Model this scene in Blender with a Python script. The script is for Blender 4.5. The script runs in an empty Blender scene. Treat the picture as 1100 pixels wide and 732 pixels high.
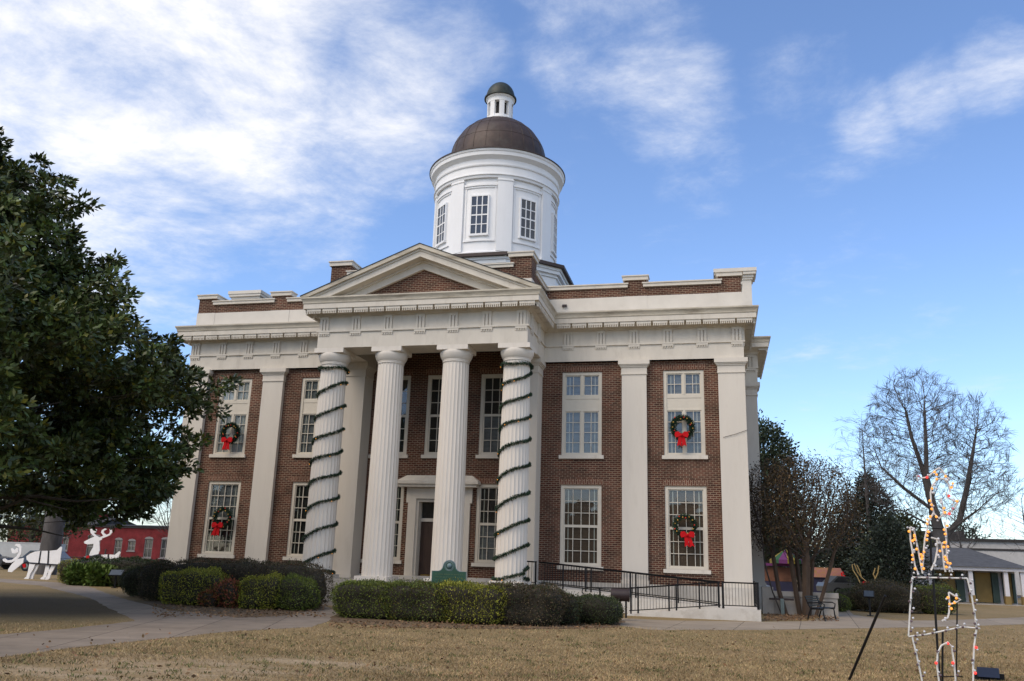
import bpy, math, random
import numpy as np
from mathutils import Vector, Matrix
random.seed(7); RNG = np.random.default_rng(7)
PI = math.pi
scene = bpy.context.scene
COL = scene.collection

# ------------------------------------------------------------------ camera
CX, CY, EYE, FPX = 11.485, -35.002, 1.78, 915.08
CR = Vector((0.97325, 0.22772, 0.03052)); CU = Vector((0.02816, -0.25005, 0.96782)); CF = Vector((-0.22802, 0.94107, 0.24978))
cd = bpy.data.cameras.new("camera"); cam = bpy.data.objects.new("camera", cd); COL.objects.link(cam)
cam.matrix_world = Matrix(((CR.x, CU.x, -CF.x, CX), (CR.y, CU.y, -CF.y, CY), (CR.z, CU.z, -CF.z, EYE), (0, 0, 0, 1)))
cd.sensor_width = 36; cd.lens = 36*FPX/1100; cd.clip_end = 3000; cd.clip_start = 0.1
scene.camera = cam
def ray(x, y): return CF + CR*((x-550)/FPX) - CU*((y-366)/FPX)
def gp(x, y, z=0.0):                       # ground position seen at a photo pixel
    d = ray(x, y); t = (z-EYE)/d.z; return (CX+d.x*t, CY+d.y*t)
def yp(x, y, Y):                           # position on a wall plane at depth Y
    d = ray(x, y); t = (Y-CY)/d.y; return (CX+d.x*t, Y, EYE+d.z*t)

# ------------------------------------------------------------------ materials
def nodes(m): return m.node_tree.nodes, m.node_tree.links
def M(name, col, rough=.8, var=.15, scale=3., bump=0., bscale=40., metal=0., spec=.4, dirt=None, dscale=1.5, dlo=.55, dhi=.75, damt=.6, stretch=(1, 1, 1), tone=0., coat=0.):
    m = bpy.data.materials.new(name); m.use_nodes = True
    N, L = nodes(m); b = N["Principled BSDF"]
    b.inputs["Roughness"].default_value = rough; b.inputs["Metallic"].default_value = metal
    b.inputs["Specular IOR Level"].default_value = spec
    tc = N.new("ShaderNodeTexCoord"); mp = N.new("ShaderNodeMapping"); mp.inputs["Scale"].default_value = stretch
    L.new(tc.outputs["Object"], mp.inputs["Vector"])
    n = N.new("ShaderNodeTexNoise"); n.inputs["Scale"].default_value = scale; n.inputs["Detail"].default_value = 6; n.inputs["Roughness"].default_value = .6
    L.new(mp.outputs[0], n.inputs["Vector"])
    mr = N.new("ShaderNodeMapRange"); mr.inputs[1].default_value = .3; mr.inputs[2].default_value = .7
    mr.inputs[3].default_value = 1-var; mr.inputs[4].default_value = 1+var; L.new(n.outputs["Fac"], mr.inputs[0])
    mx = N.new("ShaderNodeMix"); mx.data_type = 'RGBA'; mx.blend_type = 'MULTIPLY'; mx.inputs[0].default_value = 1
    mx.inputs[6].default_value = (*col, 1)
    L.new(mr.outputs[0], mx.inputs[7]); out = mx.outputs[2]
    if tone:                                # every leaf or blade has a shade of its own
        at = N.new("ShaderNodeAttribute"); at.attribute_name = "tone"
        mt = N.new("ShaderNodeMix"); mt.data_type = 'RGBA'; mt.blend_type = 'MULTIPLY'; mt.inputs[0].default_value = 1
        L.new(out, mt.inputs[6]); L.new(at.outputs["Color"], mt.inputs[7]); out = mt.outputs[2]
    if dirt:
        n2 = N.new("ShaderNodeTexNoise"); n2.inputs["Scale"].default_value = dscale; n2.inputs["Detail"].default_value = 8; n2.inputs["Roughness"].default_value = .7
        L.new(mp.outputs[0], n2.inputs["Vector"])
        r2 = N.new("ShaderNodeMapRange"); r2.inputs[1].default_value = dlo; r2.inputs[2].default_value = dhi; r2.inputs[4].default_value = damt
        L.new(n2.outputs["Fac"], r2.inputs[0])
        m2 = N.new("ShaderNodeMix"); m2.data_type = 'RGBA'; m2.inputs[7].default_value = (*dirt, 1)
        L.new(r2.outputs[0], m2.inputs[0]); L.new(out, m2.inputs[6]); out = m2.outputs[2]
    L.new(out, b.inputs["Base Color"])
    if bump:
        n3 = N.new("ShaderNodeTexNoise"); n3.inputs["Scale"].default_value = bscale; n3.inputs["Detail"].default_value = 4
        L.new(tc.outputs["Object"], n3.inputs["Vector"])
        bp = N.new("ShaderNodeBump"); bp.inputs["Strength"].default_value = bump; bp.inputs["Distance"].default_value = .02
        L.new(n3.outputs["Fac"], bp.inputs["Height"]); L.new(bp.outputs[0], b.inputs["Normal"])
    return m
def brick_mat(name, c1, c2, mortar, bw=.215, rh=.075, ms=.011, soldier=False):
    m = bpy.data.materials.new(name); m.use_nodes = True
    N, L = nodes(m); b = N["Principled BSDF"]; b.inputs["Roughness"].default_value = .9; b.inputs["Specular IOR Level"].default_value = .2
    tc = N.new("ShaderNodeTexCoord"); ge = N.new("ShaderNodeNewGeometry")
    sp = N.new("ShaderNodeSeparateXYZ"); L.new(tc.outputs["Object"], sp.inputs[0])
    sn = N.new("ShaderNodeSeparateXYZ"); L.new(ge.outputs["Normal"], sn.inputs[0])
    ab = N.new("ShaderNodeMath"); ab.operation = 'ABSOLUTE'; L.new(sn.outputs[0], ab.inputs[0])
    gt = N.new("ShaderNodeMath"); gt.operation = 'GREATER_THAN'; gt.inputs[1].default_value = .6; L.new(ab.outputs[0], gt.inputs[0])
    mxu = N.new("ShaderNodeMix"); L.new(gt.outputs[0], mxu.inputs[0]); L.new(sp.outputs[0], mxu.inputs[2]); L.new(sp.outputs[1], mxu.inputs[3])
    cb = N.new("ShaderNodeCombineXYZ")
    if soldier: L.new(sp.outputs[2], cb.inputs[0]); L.new(mxu.outputs[0], cb.inputs[1])
    else: L.new(mxu.outputs[0], cb.inputs[0]); L.new(sp.outputs[2], cb.inputs[1])
    br = N.new("ShaderNodeTexBrick"); L.new(cb.outputs[0], br.inputs["Vector"])
    br.inputs["Scale"].default_value = 1; br.inputs["Brick Width"].default_value = bw; br.inputs["Row Height"].default_value = rh
    br.inputs["Mortar Size"].default_value = ms; br.inputs["Mortar Smooth"].default_value = .2; br.inputs["Bias"].default_value = -.1
    br.inputs["Color1"].default_value = (*c1, 1); br.inputs["Color2"].default_value = (*c2, 1); br.inputs["Mortar"].default_value = (*mortar, 1)
    n = N.new("ShaderNodeTexNoise"); n.inputs["Scale"].default_value = 1.1; n.inputs["Detail"].default_value = 8; n.inputs["Roughness"].default_value = .65; L.new(tc.outputs["Object"], n.inputs["Vector"])
    mr = N.new("ShaderNodeMapRange"); mr.inputs[1].default_value = .3; mr.inputs[2].default_value = .7; mr.inputs[3].default_value = .62; mr.inputs[4].default_value = 1.35; L.new(n.outputs["Fac"], mr.inputs[0])
    mx = N.new("ShaderNodeMix"); mx.data_type = 'RGBA'; mx.blend_type = 'MULTIPLY'; mx.inputs[0].default_value = 1
    L.new(br.outputs["Color"], mx.inputs[6]); L.new(mr.outputs[0], mx.inputs[7]); L.new(mx.outputs[2], b.inputs["Base Color"])
    bp = N.new("ShaderNodeBump"); bp.inputs["Strength"].default_value = .5; bp.inputs["Distance"].default_value = .006; bp.invert = True
    L.new(br.outputs["Fac"], bp.inputs["Height"]); L.new(bp.outputs[0], b.inputs["Normal"])
    return m
def glass_mat(name, tint=(.75, .8, .8), refl=.02):
    m = bpy.data.materials.new(name); m.use_nodes = True; N, L = nodes(m)
    for x in list(N): N.remove(x)
    o = N.new("ShaderNodeOutputMaterial"); t = N.new("ShaderNodeBsdfTransparent"); t.inputs[0].default_value = (*tint, 1)
    g = N.new("ShaderNodeBsdfGlossy"); g.inputs["Roughness"].default_value = .03
    tc = N.new("ShaderNodeTexCoord"); n = N.new("ShaderNodeTexNoise"); n.inputs["Scale"].default_value = 1.3; L.new(tc.outputs["Object"], n.inputs["Vector"])
    bp = N.new("ShaderNodeBump"); bp.inputs["Strength"].default_value = .15; bp.inputs["Distance"].default_value = .05; L.new(n.outputs["Fac"], bp.inputs["Height"]); L.new(bp.outputs[0], g.inputs["Normal"])
    f = N.new("ShaderNodeLayerWeight"); pw = N.new("ShaderNodeMath"); pw.operation = 'POWER'; pw.inputs[1].default_value = 4.; L.new(f.outputs["Facing"], pw.inputs[0])
    ad = N.new("ShaderNodeMath"); ad.operation = 'MULTIPLY_ADD'; ad.inputs[1].default_value = .85; ad.inputs[2].default_value = .06+refl; L.new(pw.outputs[0], ad.inputs[0])
    x = N.new("ShaderNodeMixShader"); L.new(ad.outputs[0], x.inputs[0]); L.new(t.outputs[0], x.inputs[1]); L.new(g.outputs[0], x.inputs[2]); L.new(x.outputs[0], o.inputs[0])
    return m
def emit_mat(name, col, s):
    m = M(name, col, .3, 0); b = m.node_tree.nodes["Principled BSDF"]
    b.inputs["Emission Color"].default_value = (*col, 1); b.inputs["Emission Strength"].default_value = s; return m

CREAM = M("cream_paint", (.64, .59, .515), .75, .07, 1.2, .1, 60, dirt=(.36, .31, .25), dscale=2.4, dlo=.52, dhi=.80, damt=.42, stretch=(1, 1, .16))
TRIM = M("cream_trim_paint", (.63, .58, .50), .7, .07, 2., .1, 80, dirt=(.33, .28, .22), dscale=2.2, dlo=.52, dhi=.8, damt=.45, stretch=(1, 1, .3))
WORN = M("weathered_cornice_paint", (.53, .48, .39), .85, .12, 2.5, .2, 50, dirt=(.2, .16, .11), dscale=2.2, dlo=.48, dhi=.68, damt=.7, stretch=(.35, .35, 1.6))
BAND = M("pale_stucco", (.64, .60, .535), .85, .06, 1.5, .1, 50, dirt=(.38, .3, .23), dscale=1.8, dlo=.62, dhi=.8, damt=.4)
COLWHITE = M("white_column_paint", (.70, .645, .57), .7, .05, 1.2, .06, 70, dirt=(.40, .35, .28), dscale=3, dlo=.52, dhi=.8, damt=.38, stretch=(1, 1, .14))
WHITE = M("tower_white_paint", (.80, .80, .80), .6, .04, 1.4, .05, 60, dirt=(.55, .54, .52), dscale=2, dlo=.6, dhi=.85, damt=.35, stretch=(1, 1, .3))
BRICK = brick_mat("red_brown_brick", (.108, .037, .024), (.043, .018, .014), (.25, .185, .13), .23, .08, .0125)
SOLDIER = brick_mat("brick_soldier_course", (.14, .05, .033), (.08, .03, .022), (.34, .255, .18), .215, .075, .01, True)
WINTRIM = M("window_paint", (.60, .55, .46), .6, .05, 3)
GLASS = glass_mat("window_glass"); DARKGLASS = glass_mat("tower_glass", (.45, .5, .52), .06)
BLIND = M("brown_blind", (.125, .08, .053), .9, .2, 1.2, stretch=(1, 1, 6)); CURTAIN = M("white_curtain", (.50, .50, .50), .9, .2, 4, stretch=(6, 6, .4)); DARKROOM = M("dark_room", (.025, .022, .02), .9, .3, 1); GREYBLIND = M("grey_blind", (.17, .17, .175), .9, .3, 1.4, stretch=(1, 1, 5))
DOORWOOD = M("dark_door_wood", (.06, .035, .025), .45, .3, 4, stretch=(6, 6, .6)); BRASS = M("brass", (.5, .33, .1), .3, .1, 10, metal=1)
COPPER = M("weathered_brown_copper", (.050, .032, .026), .55, .35, 1.6, .05, 20, metal=.25, spec=.5, dirt=(.085, .075, .062), dscale=2.2, dlo=.5, dhi=.75, damt=.6)
GREENCOPPER = M("green_black_copper", (.028, .034, .03), .5, .3, 3, metal=.25, dirt=(.05, .08, .068), dscale=3, dlo=.5, dhi=.7, damt=.6)
ROOF = M("black_roof_membrane", (.03, .03, .032), .8, .3, 2); SEAM = M("dark_seam", (.05, .033, .028), .6, .2, 3)
CONC = M("concrete", (.36, .33, .29), .9, .12, 2, .3, 60, dirt=(.2, .17, .13), dscale=.9, dlo=.5, dhi=.75, damt=.6)
RAMPC = M("painted_ramp_concrete", (.56, .53, .48), .85, .08, 2, .2, 50, dirt=(.3, .25, .19), dscale=1.4, dlo=.5, dhi=.75, damt=.6)
IRON = M("black_iron", (.009, .009, .010), .5, .2, 10, spec=.25)
DBROWN = M("dark_brown_metal", (.035, .022, .02), .45, .2, 5); PALEMETAL = M("grey_green_metal", (.15, .19, .18), .5, .15, 6)
RED = M("red_ribbon", (.50, .008, .012), .8, .15, 8, spec=.15); NEEDLE = M("artificial_fir", (.02, .045, .022), .7, .4, 8, tone=1)
ORANGE = emit_mat("lit_amber_bulb", (1., .38, .06), .6); REDB = emit_mat("lit_red_bulb", (1., .05, .04), .8); DIMB = M("unlit_bulb", (.12, .08, .09), .25, .3, 20); PINKB = M("unlit_pink_bulb", (.55, .2, .25), .3, .3, 20); CLEARB = M("unlit_clear_bulb", (.6, .6, .62), .2, .2, 20)
ORN_R = M("red_ornament", (.6, .05, .03), .25, .1, 9); ORN_G = M("gold_ornament", (.6, .36, .08), .3, .1, 9, metal=.4)
ROPE = M("white_light_rope", (.66, .65, .62), .5, .08, 12)
BARK = M("bark", (.09, .075, .062), .95, .35, 5, .6, 18, stretch=(1, 1, .25)); RBARK = M("smooth_brown_bark", (.075, .05, .034), .85, .3, 4, .3, 20, stretch=(1, 1, .3)); GBARK = M("grey_bark", (.085, .078, .075), .95, .3, 4, .4, 15, stretch=(1, 1, .3))
PLY = M("white_painted_plywood", (.80, .79, .79), .6, .06, 3); PLYB = M("black_strap_paint", (.02, .02, .025), .6, .1, 3)

# ------------------------------------------------------------------ mesh builder
class MB:
    def __init__(s): s.v = []; s.f = []
    def add(s, vs, fs):
        k = len(s.v); s.v += [tuple(v) for v in vs]; s.f += [tuple(i+k for i in f) for f in fs]; return s
    def box(s, x0, x1, y0, y1, z0, z1):
        return s.add([(x0, y0, z0), (x1, y0, z0), (x1, y1, z0), (x0, y1, z0), (x0, y0, z1), (x1, y0, z1), (x1, y1, z1), (x0, y1, z1)],
                     [(0, 3, 2, 1), (4, 5, 6, 7), (0, 1, 5, 4), (1, 2, 6, 5), (2, 3, 7, 6), (3, 0, 4, 7)])
    def prism(s, pts, ax, a, b):            # polygon in the plane normal to ax, swept from a to b
        n = len(pts)
        def P(p, t): return {'x': (t, p[0], p[1]), 'y': (p[0], t, p[1]), 'z': (p[0], p[1], t)}[ax]
        return s.add([P(p, a) for p in pts]+[P(p, b) for p in pts], [tuple(range(n))[::-1], tuple(range(n, 2*n))]+[(i, (i+1) % n, n+(i+1) % n, n+i) for i in range(n)])
    def lathe(s, prof, cx=0, cy=0, n=48, a0=0., cap=True):
        k = len(prof); vs = [(cx+r*math.cos(a0+2*PI*j/n), cy+r*math.sin(a0+2*PI*j/n), z) for r, z in prof for j in range(n)]
        fs = [(i*n+j, i*n+(j+1) % n, (i+1)*n+(j+1) % n, (i+1)*n+j) for i in range(k-1) for j in range(n)]
        if cap: fs += [tuple(range(n))[::-1], tuple(range((k-1)*n, k*n))]
        return s.add(vs, fs)
    def tube(s, pts, rad, n=6, closed=False):
        pts = [Vector(p) for p in pts]; k = len(pts); rs = rad if isinstance(rad, (list, tuple)) else [rad]*k
        vs = []; prev = None
        for i, p in enumerate(pts):
            if closed: d = pts[(i+1) % k]-pts[i-1]
            else: d = pts[min(i+1, k-1)]-pts[max(i-1, 0)]
            if d.length < 1e-9: d = Vector((0, 0, 1))
            d.normalize()
            if prev is None:
                u = d.orthogonal().normalized()
            else:
                u = prev-d*prev.dot(d)
                u = u.normalized() if u.length > 1e-6 else d.orthogonal().normalized()
            prev = u; w = d.cross(u)
            for j in range(n):
                a = 2*PI*j/n; vs.append(p+(u*math.cos(a)+w*math.sin(a))*rs[i])
        kk = k if closed else k-1
        fs = [(i*n+j, i*n+(j+1) % n, ((i+1) % k)*n+(j+1) % n, ((i+1) % k)*n+j) for i in range(kk) for j in range(n)]
        if not closed: fs += [tuple(range(n))[::-1], tuple(range((k-1)*n, k*n))]
        return s.add(vs, fs)
    def ball(s, c, r, n=8, m=6, sz=1.):
        prof = [(max(r*math.sin(PI*i/m), .001*r), -r*sz*math.cos(PI*i/m)) for i in range(m+1)]
        vs = [(c[0]+q*math.cos(2*PI*j/n), c[1]+q*math.sin(2*PI*j/n), c[2]+z) for q, z in prof for j in range(n)]
        return s.add(vs, [(i*n+j, i*n+(j+1) % n, (i+1)*n+(j+1) % n, (i+1)*n+j) for i in range(m) for j in range(n)])
    def build(s, name, m, parent=None, at=None, smooth=0, tone=None, **kw):
        me = bpy.data.meshes.new(name); me.from_pydata(s.v, [], s.f); me.update()
        return link(name, me, m, parent, at, smooth, tone, **kw)
def link(name, me, m, parent=None, at=None, smooth=0, tone=None, **kw):
    o = bpy.data.objects.new(name, me); COL.objects.link(o); me.materials.append(m)
    if at is not None: o.location = at
    if parent: o.parent = parent
    if smooth:
        me.shade_smooth()
        if smooth < 180: me.set_sharp_from_angle(angle=math.radians(smooth))
    if tone is not None: set_tone(me, tone)
    tag(o, **kw); return o
def set_tone(me, c):
    a = me.attributes.new("tone", 'FLOAT_COLOR', 'FACE'); c = np.asarray(c, float)
    buf = np.ones((len(c), 4), np.float32); buf[:, :c.shape[1]] = c; a.data.foreach_set("color", buf.ravel())
def np_mesh(name, V, F):                    # quick mesh from arrays, F is n x k
    me = bpy.data.meshes.new(name); n, k = F.shape
    me.vertices.add(len(V)); me.vertices.foreach_set("co", np.asarray(V, np.float32).ravel())
    me.loops.add(n*k); me.loops.foreach_set("vertex_index", F.astype(np.int32).ravel())
    me.polygons.add(n); me.polygons.foreach_set("loop_start", np.arange(0, n*k, k, dtype=np.int32))
    me.update(calc_edges=True); me.validate(); return me
def tag(o, label=None, cat=None, group=None, kind=None):
    if label: o["label"] = label
    if cat: o["category"] = cat
    if group: o["group"] = group
    if kind: o["kind"] = kind
    return o
def thing(name, loc, label, cat, group=None, rz=0.):
    o = bpy.data.objects.new(name, None); COL.objects.link(o); o.location = loc; o.rotation_euler = (0, 0, rz); o.empty_display_size = .2
    return tag(o, label, cat, group)
def copy_tree(o, parent=None, loc=None):
    c = o.copy(); COL.objects.link(c); c.parent = parent
    if loc is not None: c.location = loc
    for ch in list(o.children): copy_tree(ch, c)
    return c
def norm(a): return a/np.maximum(np.linalg.norm(a, axis=-1, keepdims=True), 1e-9)
def leaves(P, D, length, width, spread=.9, tones=None, fold=0.):
    """rhombic leaves at P growing roughly along D: arrays of verts and faces"""
    n = len(P); d = norm(D+RNG.normal(0, spread, (n, 3))); r = norm(np.cross(d, RNG.normal(0, 1, (n, 3))))
    L = length*RNG.uniform(.7, 1.25, (n, 1)); W = width*RNG.uniform(.75, 1.25, (n, 1))
    V = np.stack([P, P+d*L*.5+r*W*.5, P+d*L, P+d*L*.5-r*W*.5], 1).reshape(-1, 3)
    return V, np.arange(4*n).reshape(n, 4)
def tones(n, lo=.65, hi=1.35, extra=None, p=0.):
    t = RNG.uniform(lo, hi, (n, 1))*np.ones((n, 3))*RNG.uniform(.93, 1.07, (n, 3))
    if extra is not None:
        k = RNG.random(n) < p; t[k] = np.array(extra)*RNG.uniform(.7, 1.3, (k.sum(), 1))
    return t

# ================================================================== COURTHOUSE
W, XA, XB = 12.754, 7.78, 8.80
ZB, ZARCH, ZTAE, ZFR, ZCOR = 1.03, 10.06, 10.72, 11.46, 12.1
DEPTH = 15.4; WY = .2                      # brick face of the front wall
court = thing("courthouse", (0, 0, 0), "large red brick courthouse with cream portico, pilasters and white domed cupola", "courthouse")
C = court
WIN = []                                    # x0, x1, z0 (sill top), z1, kind
for s in (-1, 1):
    for a, b in ((9.479, 11.124), (5.229, 6.925)):
        x0, x1 = (a, b) if s > 0 else (-b, -a)
        WIN += [(x0, x1, 1.64, 4.87, 'low'), (x0, x1, 6.10, 9.64, 'up')]
    x0, x1 = (1.63, 3.28) if s > 0 else (-3.28, -1.63)
    WIN += [(x0, x1, 1.64, 4.87, 'low'), (x0, x1, 6.10, 9.64, 'tall')]
WIN += [(-.83, .83, 6.10, 9.64, 'tall')]
DOOR = (-1.12, 1.12, .88, 4.22, 'door')
def holed_wall(mb, x0, x1, z0, z1, holes, y, depth, ax='y', sgn=1):
    xs = sorted({x0, x1, *[h[0] for h in holes], *[h[1] for h in holes]}); zs = sorted({z0, z1, *[h[2] for h in holes], *[h[3] for h in holes]})
    def P(u, d, z): return (u, d, z) if ax == 'y' else (d, u, z)
    for i in range(len(xs)-1):
        for j in range(len(zs)-1):
            cx, cz = (xs[i]+xs[i+1])/2, (zs[j]+zs[j+1])/2
            if any(h[0] < cx < h[1] and h[2] < cz < h[3] for h in holes): continue
            mb.add([P(xs[i], y, zs[j]), P(xs[i+1], y, zs[j]), P(xs[i+1], y, zs[j+1]), P(xs[i], y, zs[j+1])], [(0, 1, 2, 3)])
    for a, b, c, d, *_ in holes:
        e = y+depth*sgn
        q = [P(a, y, c), P(b, y, c), P(b, y, d), P(a, y, d), P(a, e, c), P(b, e, c), P(b, e, d), P(a, e, d)]
        mb.add(q, [(0, 4, 5, 1), (1, 5, 6, 2), (2, 6, 7, 3), (3, 7, 4, 0)])
mb = MB(); holed_wall(mb, -W+.02, W-.02, .4, ZARCH-.01, WIN+[DOOR], WY, .35)
SIDEWIN = [(2.3, 3.9, 1.64, 4.87, 'low'), (2.3, 3.9, 6.10, 9.64, 'tall'), (11.6, 13.2, 1.64, 4.87, 'low'), (11.6, 13.2, 6.10, 9.64, 'tall')]
for s in (-1, 1):
    holed_wall(mb, WY, DEPTH-WY, .4, ZARCH-.01, SIDEWIN, s*(W-.2), .35, 'x', -s)
mb.add([(-W+.02, DEPTH-WY, .4), (W-.02, DEPTH-WY, .4), (W-.02, DEPTH-WY, ZARCH-.01), (-W+.02, DEPTH-WY, ZARCH-.01)], [(0, 1, 2, 3)])
mb.build("wall", BRICK, C)
# lintel soldier courses and foundation
for a, b, c, d, k in WIN: MB().box(a-.08, b+.08, WY-.008, WY+.1, d+.03, d+.25).build("lintel", SOLDIER, C)
mb = MB(); mb.box(-W-.05, W+.05, -.06, WY+.3, -.3, ZB); mb.box(-W-.05, -W+.5, WY+.3, DEPTH, -.3, ZB); mb.box(W-.5, W+.05, WY+.3, DEPTH, -.3, ZB)
mb.build("foundation", RAMPC, C)
# ---- windows
def window(x0, x1, z0, z1, kind, room, parent=C, rz=0., at=None, dep=.10):
    w = x1-x0; h = z1-z0; f = MB(); cs = .125
    f.box(-w/2, -w/2+cs, 0, .14, 0, h); f.box(w/2-cs, w/2, 0, .14, 0, h); f.box(-w/2+cs, w/2-cs, .002, .14, h-cs, h); f.box(-w/2+cs, w/2-cs, .002, .14, 0, .07)
    gl = []; ix = w/2-cs; gx = .027
    def sash(a, b, c, d, cols, rows, fr=.042):
        f.box(a, a+fr, .04, .11, c, d); f.box(b-fr, b, .04, .11, c, d); f.box(a+fr, b-fr, .042, .11, c, c+fr); f.box(a+fr, b-fr, .042, .11, d-fr, d)
        for i in range(1, cols):
            q = a+fr+(b-a-2*fr)*i/cols; f.box(q-gx/2, q+gx/2, .056, .098, c+fr, d-fr)
        for j in range(1, rows):
            q = c+fr+(d-c-2*fr)*j/rows; f.box(a+fr, b-fr, .060, .094, q-gx/2, q+gx/2)
        gl.append((a+fr, b-fr, c+fr, d-fr))
    if kind in ('low', 'tall'):
        m = .07+(h-.07-cs)/2; sash(-ix, ix, m, h-cs, 4, 3); sash(-ix, ix, .07, m-.002, 4, 3, .06)
    else:                                   # paired casements, a blank panel, then a transom light
        t0 = h-1.16; t1 = h-1.68
        f.box(-ix, ix, .02, .12, t0, t0+.14); f.box(-ix, ix, .035, .12, t1+.06, t0); f.box(-ix, ix, .015, .12, t1, t1+.06)
        for a, b in ((-ix, -.045), (.045, ix)): sash(a, b, t0+.14, h-cs, 2, 2, .045); sash(a, b, .07, t1, 2, 4, .045)
        f.box(-.045, .045, .01, .12, t0+.14, h-cs); f.box(-.045, .045, .012, .12, .07, t1)
    if at is None: at = ((x0+x1)/2, WY+dep-.06, z0)
    o = f.build("window", WINTRIM, parent, at); o.rotation_euler = (0, 0, rz)
    s = MB(); s.box(-w/2-.09, w/2+.09, -.14, .16, -.15, -.003); s.build("sill", TRIM, o)
    g = MB()
    for a, b, c, d in gl: g.add([(a, .08, c), (b, .08, c), (b, .08, d), (a, .08, d)], [(0, 1, 2, 3)])
    g.build("pane", GLASS, o)
    if kind != 'tall':                      # pale shutter edges just behind the glass
        q = MB()
        for sg in (-1, 1): q.box(*sorted((sg*(ix-.20), sg*(ix-.165))), .10, .114, .1, h-.2)
        q.build('shutter_edge', WINTRIM, o)
    mats = {'brown': BLIND, 'white': CURTAIN, 'dark': DARKROOM, 'grey': GREYBLIND}
    top, bot = room
    hm = h*.5 if kind != 'up' else h-1.45
    q = MB(); q.box(-w/2+.13, w/2-.13, .115, .139, hm, h-.13); q.build("blind", mats[top], o)
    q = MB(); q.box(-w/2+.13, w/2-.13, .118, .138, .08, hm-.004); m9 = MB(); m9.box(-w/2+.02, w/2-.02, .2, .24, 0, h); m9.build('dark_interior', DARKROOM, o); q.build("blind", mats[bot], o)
    return o
for a, b, c, d, k in WIN:
    cx = (a+b)/2
    if k == 'low': room = ('brown', 'brown') if cx > 5 else (('grey', 'dark') if cx < -9 else ('dark', 'dark') if abs(cx) > 5 or cx < 0 else ('dark', 'grey'))
    elif k == 'up': room = ('white', 'white') if cx < -9 else ('grey', 'grey')
    else: room = ('dark', 'dark') if cx < 1 else ('dark', 'grey')
    window(a, b, c, d, k, room)
for s in (-1, 1):
    for a, b, c, d, k in SIDEWIN:
        window(a, b, c, d, k, ('dark', 'dark'), rz=s*PI/2, at=(s*(W-.2-.04), (a+b)/2, c))
# ---- pilasters
def pilaster_mb(x0, x1, y0, y1, z0, z1):
    m = MB(); m.box(x0, x1, y0, y1, z0, z1-.56)
    for p, a, b in ((.035, z1-.61, z1-.56), (.02, z1-.56, z1-.3), (.06, z1-.3, z1-.24), (.10, z1-.24, z1-.19), (.14, z1-.19, z1-.004)):
        m.box(x0-p, x1+p, y0-p, y1+p, a, b)
    m.box(x0-.05, x1+.05, y0-.05, y1+.05, z0, z0+.14); return m
for s in (-1, 1):
    for a, b in ((11.70, W), (XA, XB)):
        x0, x1 = (a, b) if s > 0 else (-b, -a)
        pilaster_mb(x0, x1, 0, .45 if b < W else 1.05, ZB, ZARCH).build("pilaster", CREAM, C)
    x0, x1 = (W-.4, W) if s > 0 else (-W, -W+.4)
    pilaster_mb(x0, x1, DEPTH-1.05, DEPTH, ZB, ZARCH).build("pilaster", CREAM, C)
    x0, x1 = (3.42, 4.36) if s > 0 else (-4.36, -3.42)
    pilaster_mb(x0, x1, -.75, .3, .88, ZARCH).build("anta", CREAM, C)
# ---- side porches (shallow projecting bays)
for s in (-1, 1):
    m = MB()
    def bx(a, b, *r): m.box(*(sorted((s*a, s*b))), *r)
    bx(W-.3, 13.2, 5.5, 9.9, .3, ZARCH-.01); m.build("side_bay_wall", CREAM, C)
    for y0 in (5.0, 9.3):
        xs = sorted((s*(W-.25), s*13.45)); pilaster_mb(xs[0], xs[1], y0, y0+1.05, ZB, ZARCH).build("pilaster", CREAM, C)
    m = MB(); bx(W-.3, 13.7, 4.75, 10.6, -.2, ZB); m.build("foundation", RAMPC, C)
# ---- entablature: runs round main block, side bays and portico
EP, PD = 4.47, 3.48
def ring(p):                                # plan outline pushed out by p
    return [(-EP-p, -p), (-EP-p, -PD-p), (EP+p, -PD-p), (EP+p, -p), (W+p, -p), (W+p, 5-p), (13.5+p, 5-p), (13.5+p, 10.4+p), (W+p, 10.4+p), (W+p, DEPTH+p), (-W-p, DEPTH+p),
            (-W-p, 10.4+p), (-13.5-p, 10.4+p), (-13.5-p, 5-p), (-W-p, 5-p), (-W-p, -p)]
def sweep(prof, m=None):                    # prof: (projection, z) from bottom to top, outer skin only
    m = m or MB(); k = len(ring(0)); vs = []
    for p, z in prof: vs += [(x, y, z) for x, y in ring(p)]
    return m.add(vs, [(i*k+j, i*k+(j+1) % k, (i+1)*k+(j+1) % k, (i+1)*k+j) for i in range(len(prof)-1) for j in range(k)])
sweep([(0, ZARCH), (0, ZTAE), (.06, ZTAE), (.06, ZTAE+.07), (-.015, ZTAE+.07), (-.015, ZFR-.08), (.04, ZFR-.08), (.07, ZFR)]).build("entablature", TRIM, C)
# portico soffit, inner beam and ceiling; plus underside closures
m = MB(); m.box(-EP+.001, EP-.001, -PD+.001, -2.18, ZARCH+.001, ZTAE); m.box(-EP+.001, -3.3, -2.18, .25, ZARCH+.002, ZTAE); m.box(3.3, EP-.001, -2.18, .25, ZARCH+.002, ZTAE)
m.build("portico_beam", TRIM, C); m = MB(); m.box(-3.3, 3.3, -2.18, .25, ZTAE-.1, ZTAE+.05); m.build("portico_ceiling", M("shade_toned_ceiling_boards", (.06, .05, .042), .8, .2, 3, stretch=(8, 1, 1)), C)  # porch shade put into the ceiling colour, which also cuts the bounce
m = MB(); m.box(-3.4, 3.4, WY-.002, WY+.2, ZARCH-.02, ZTAE-.1); m.build("porch_wall", BRICK, C)
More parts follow.
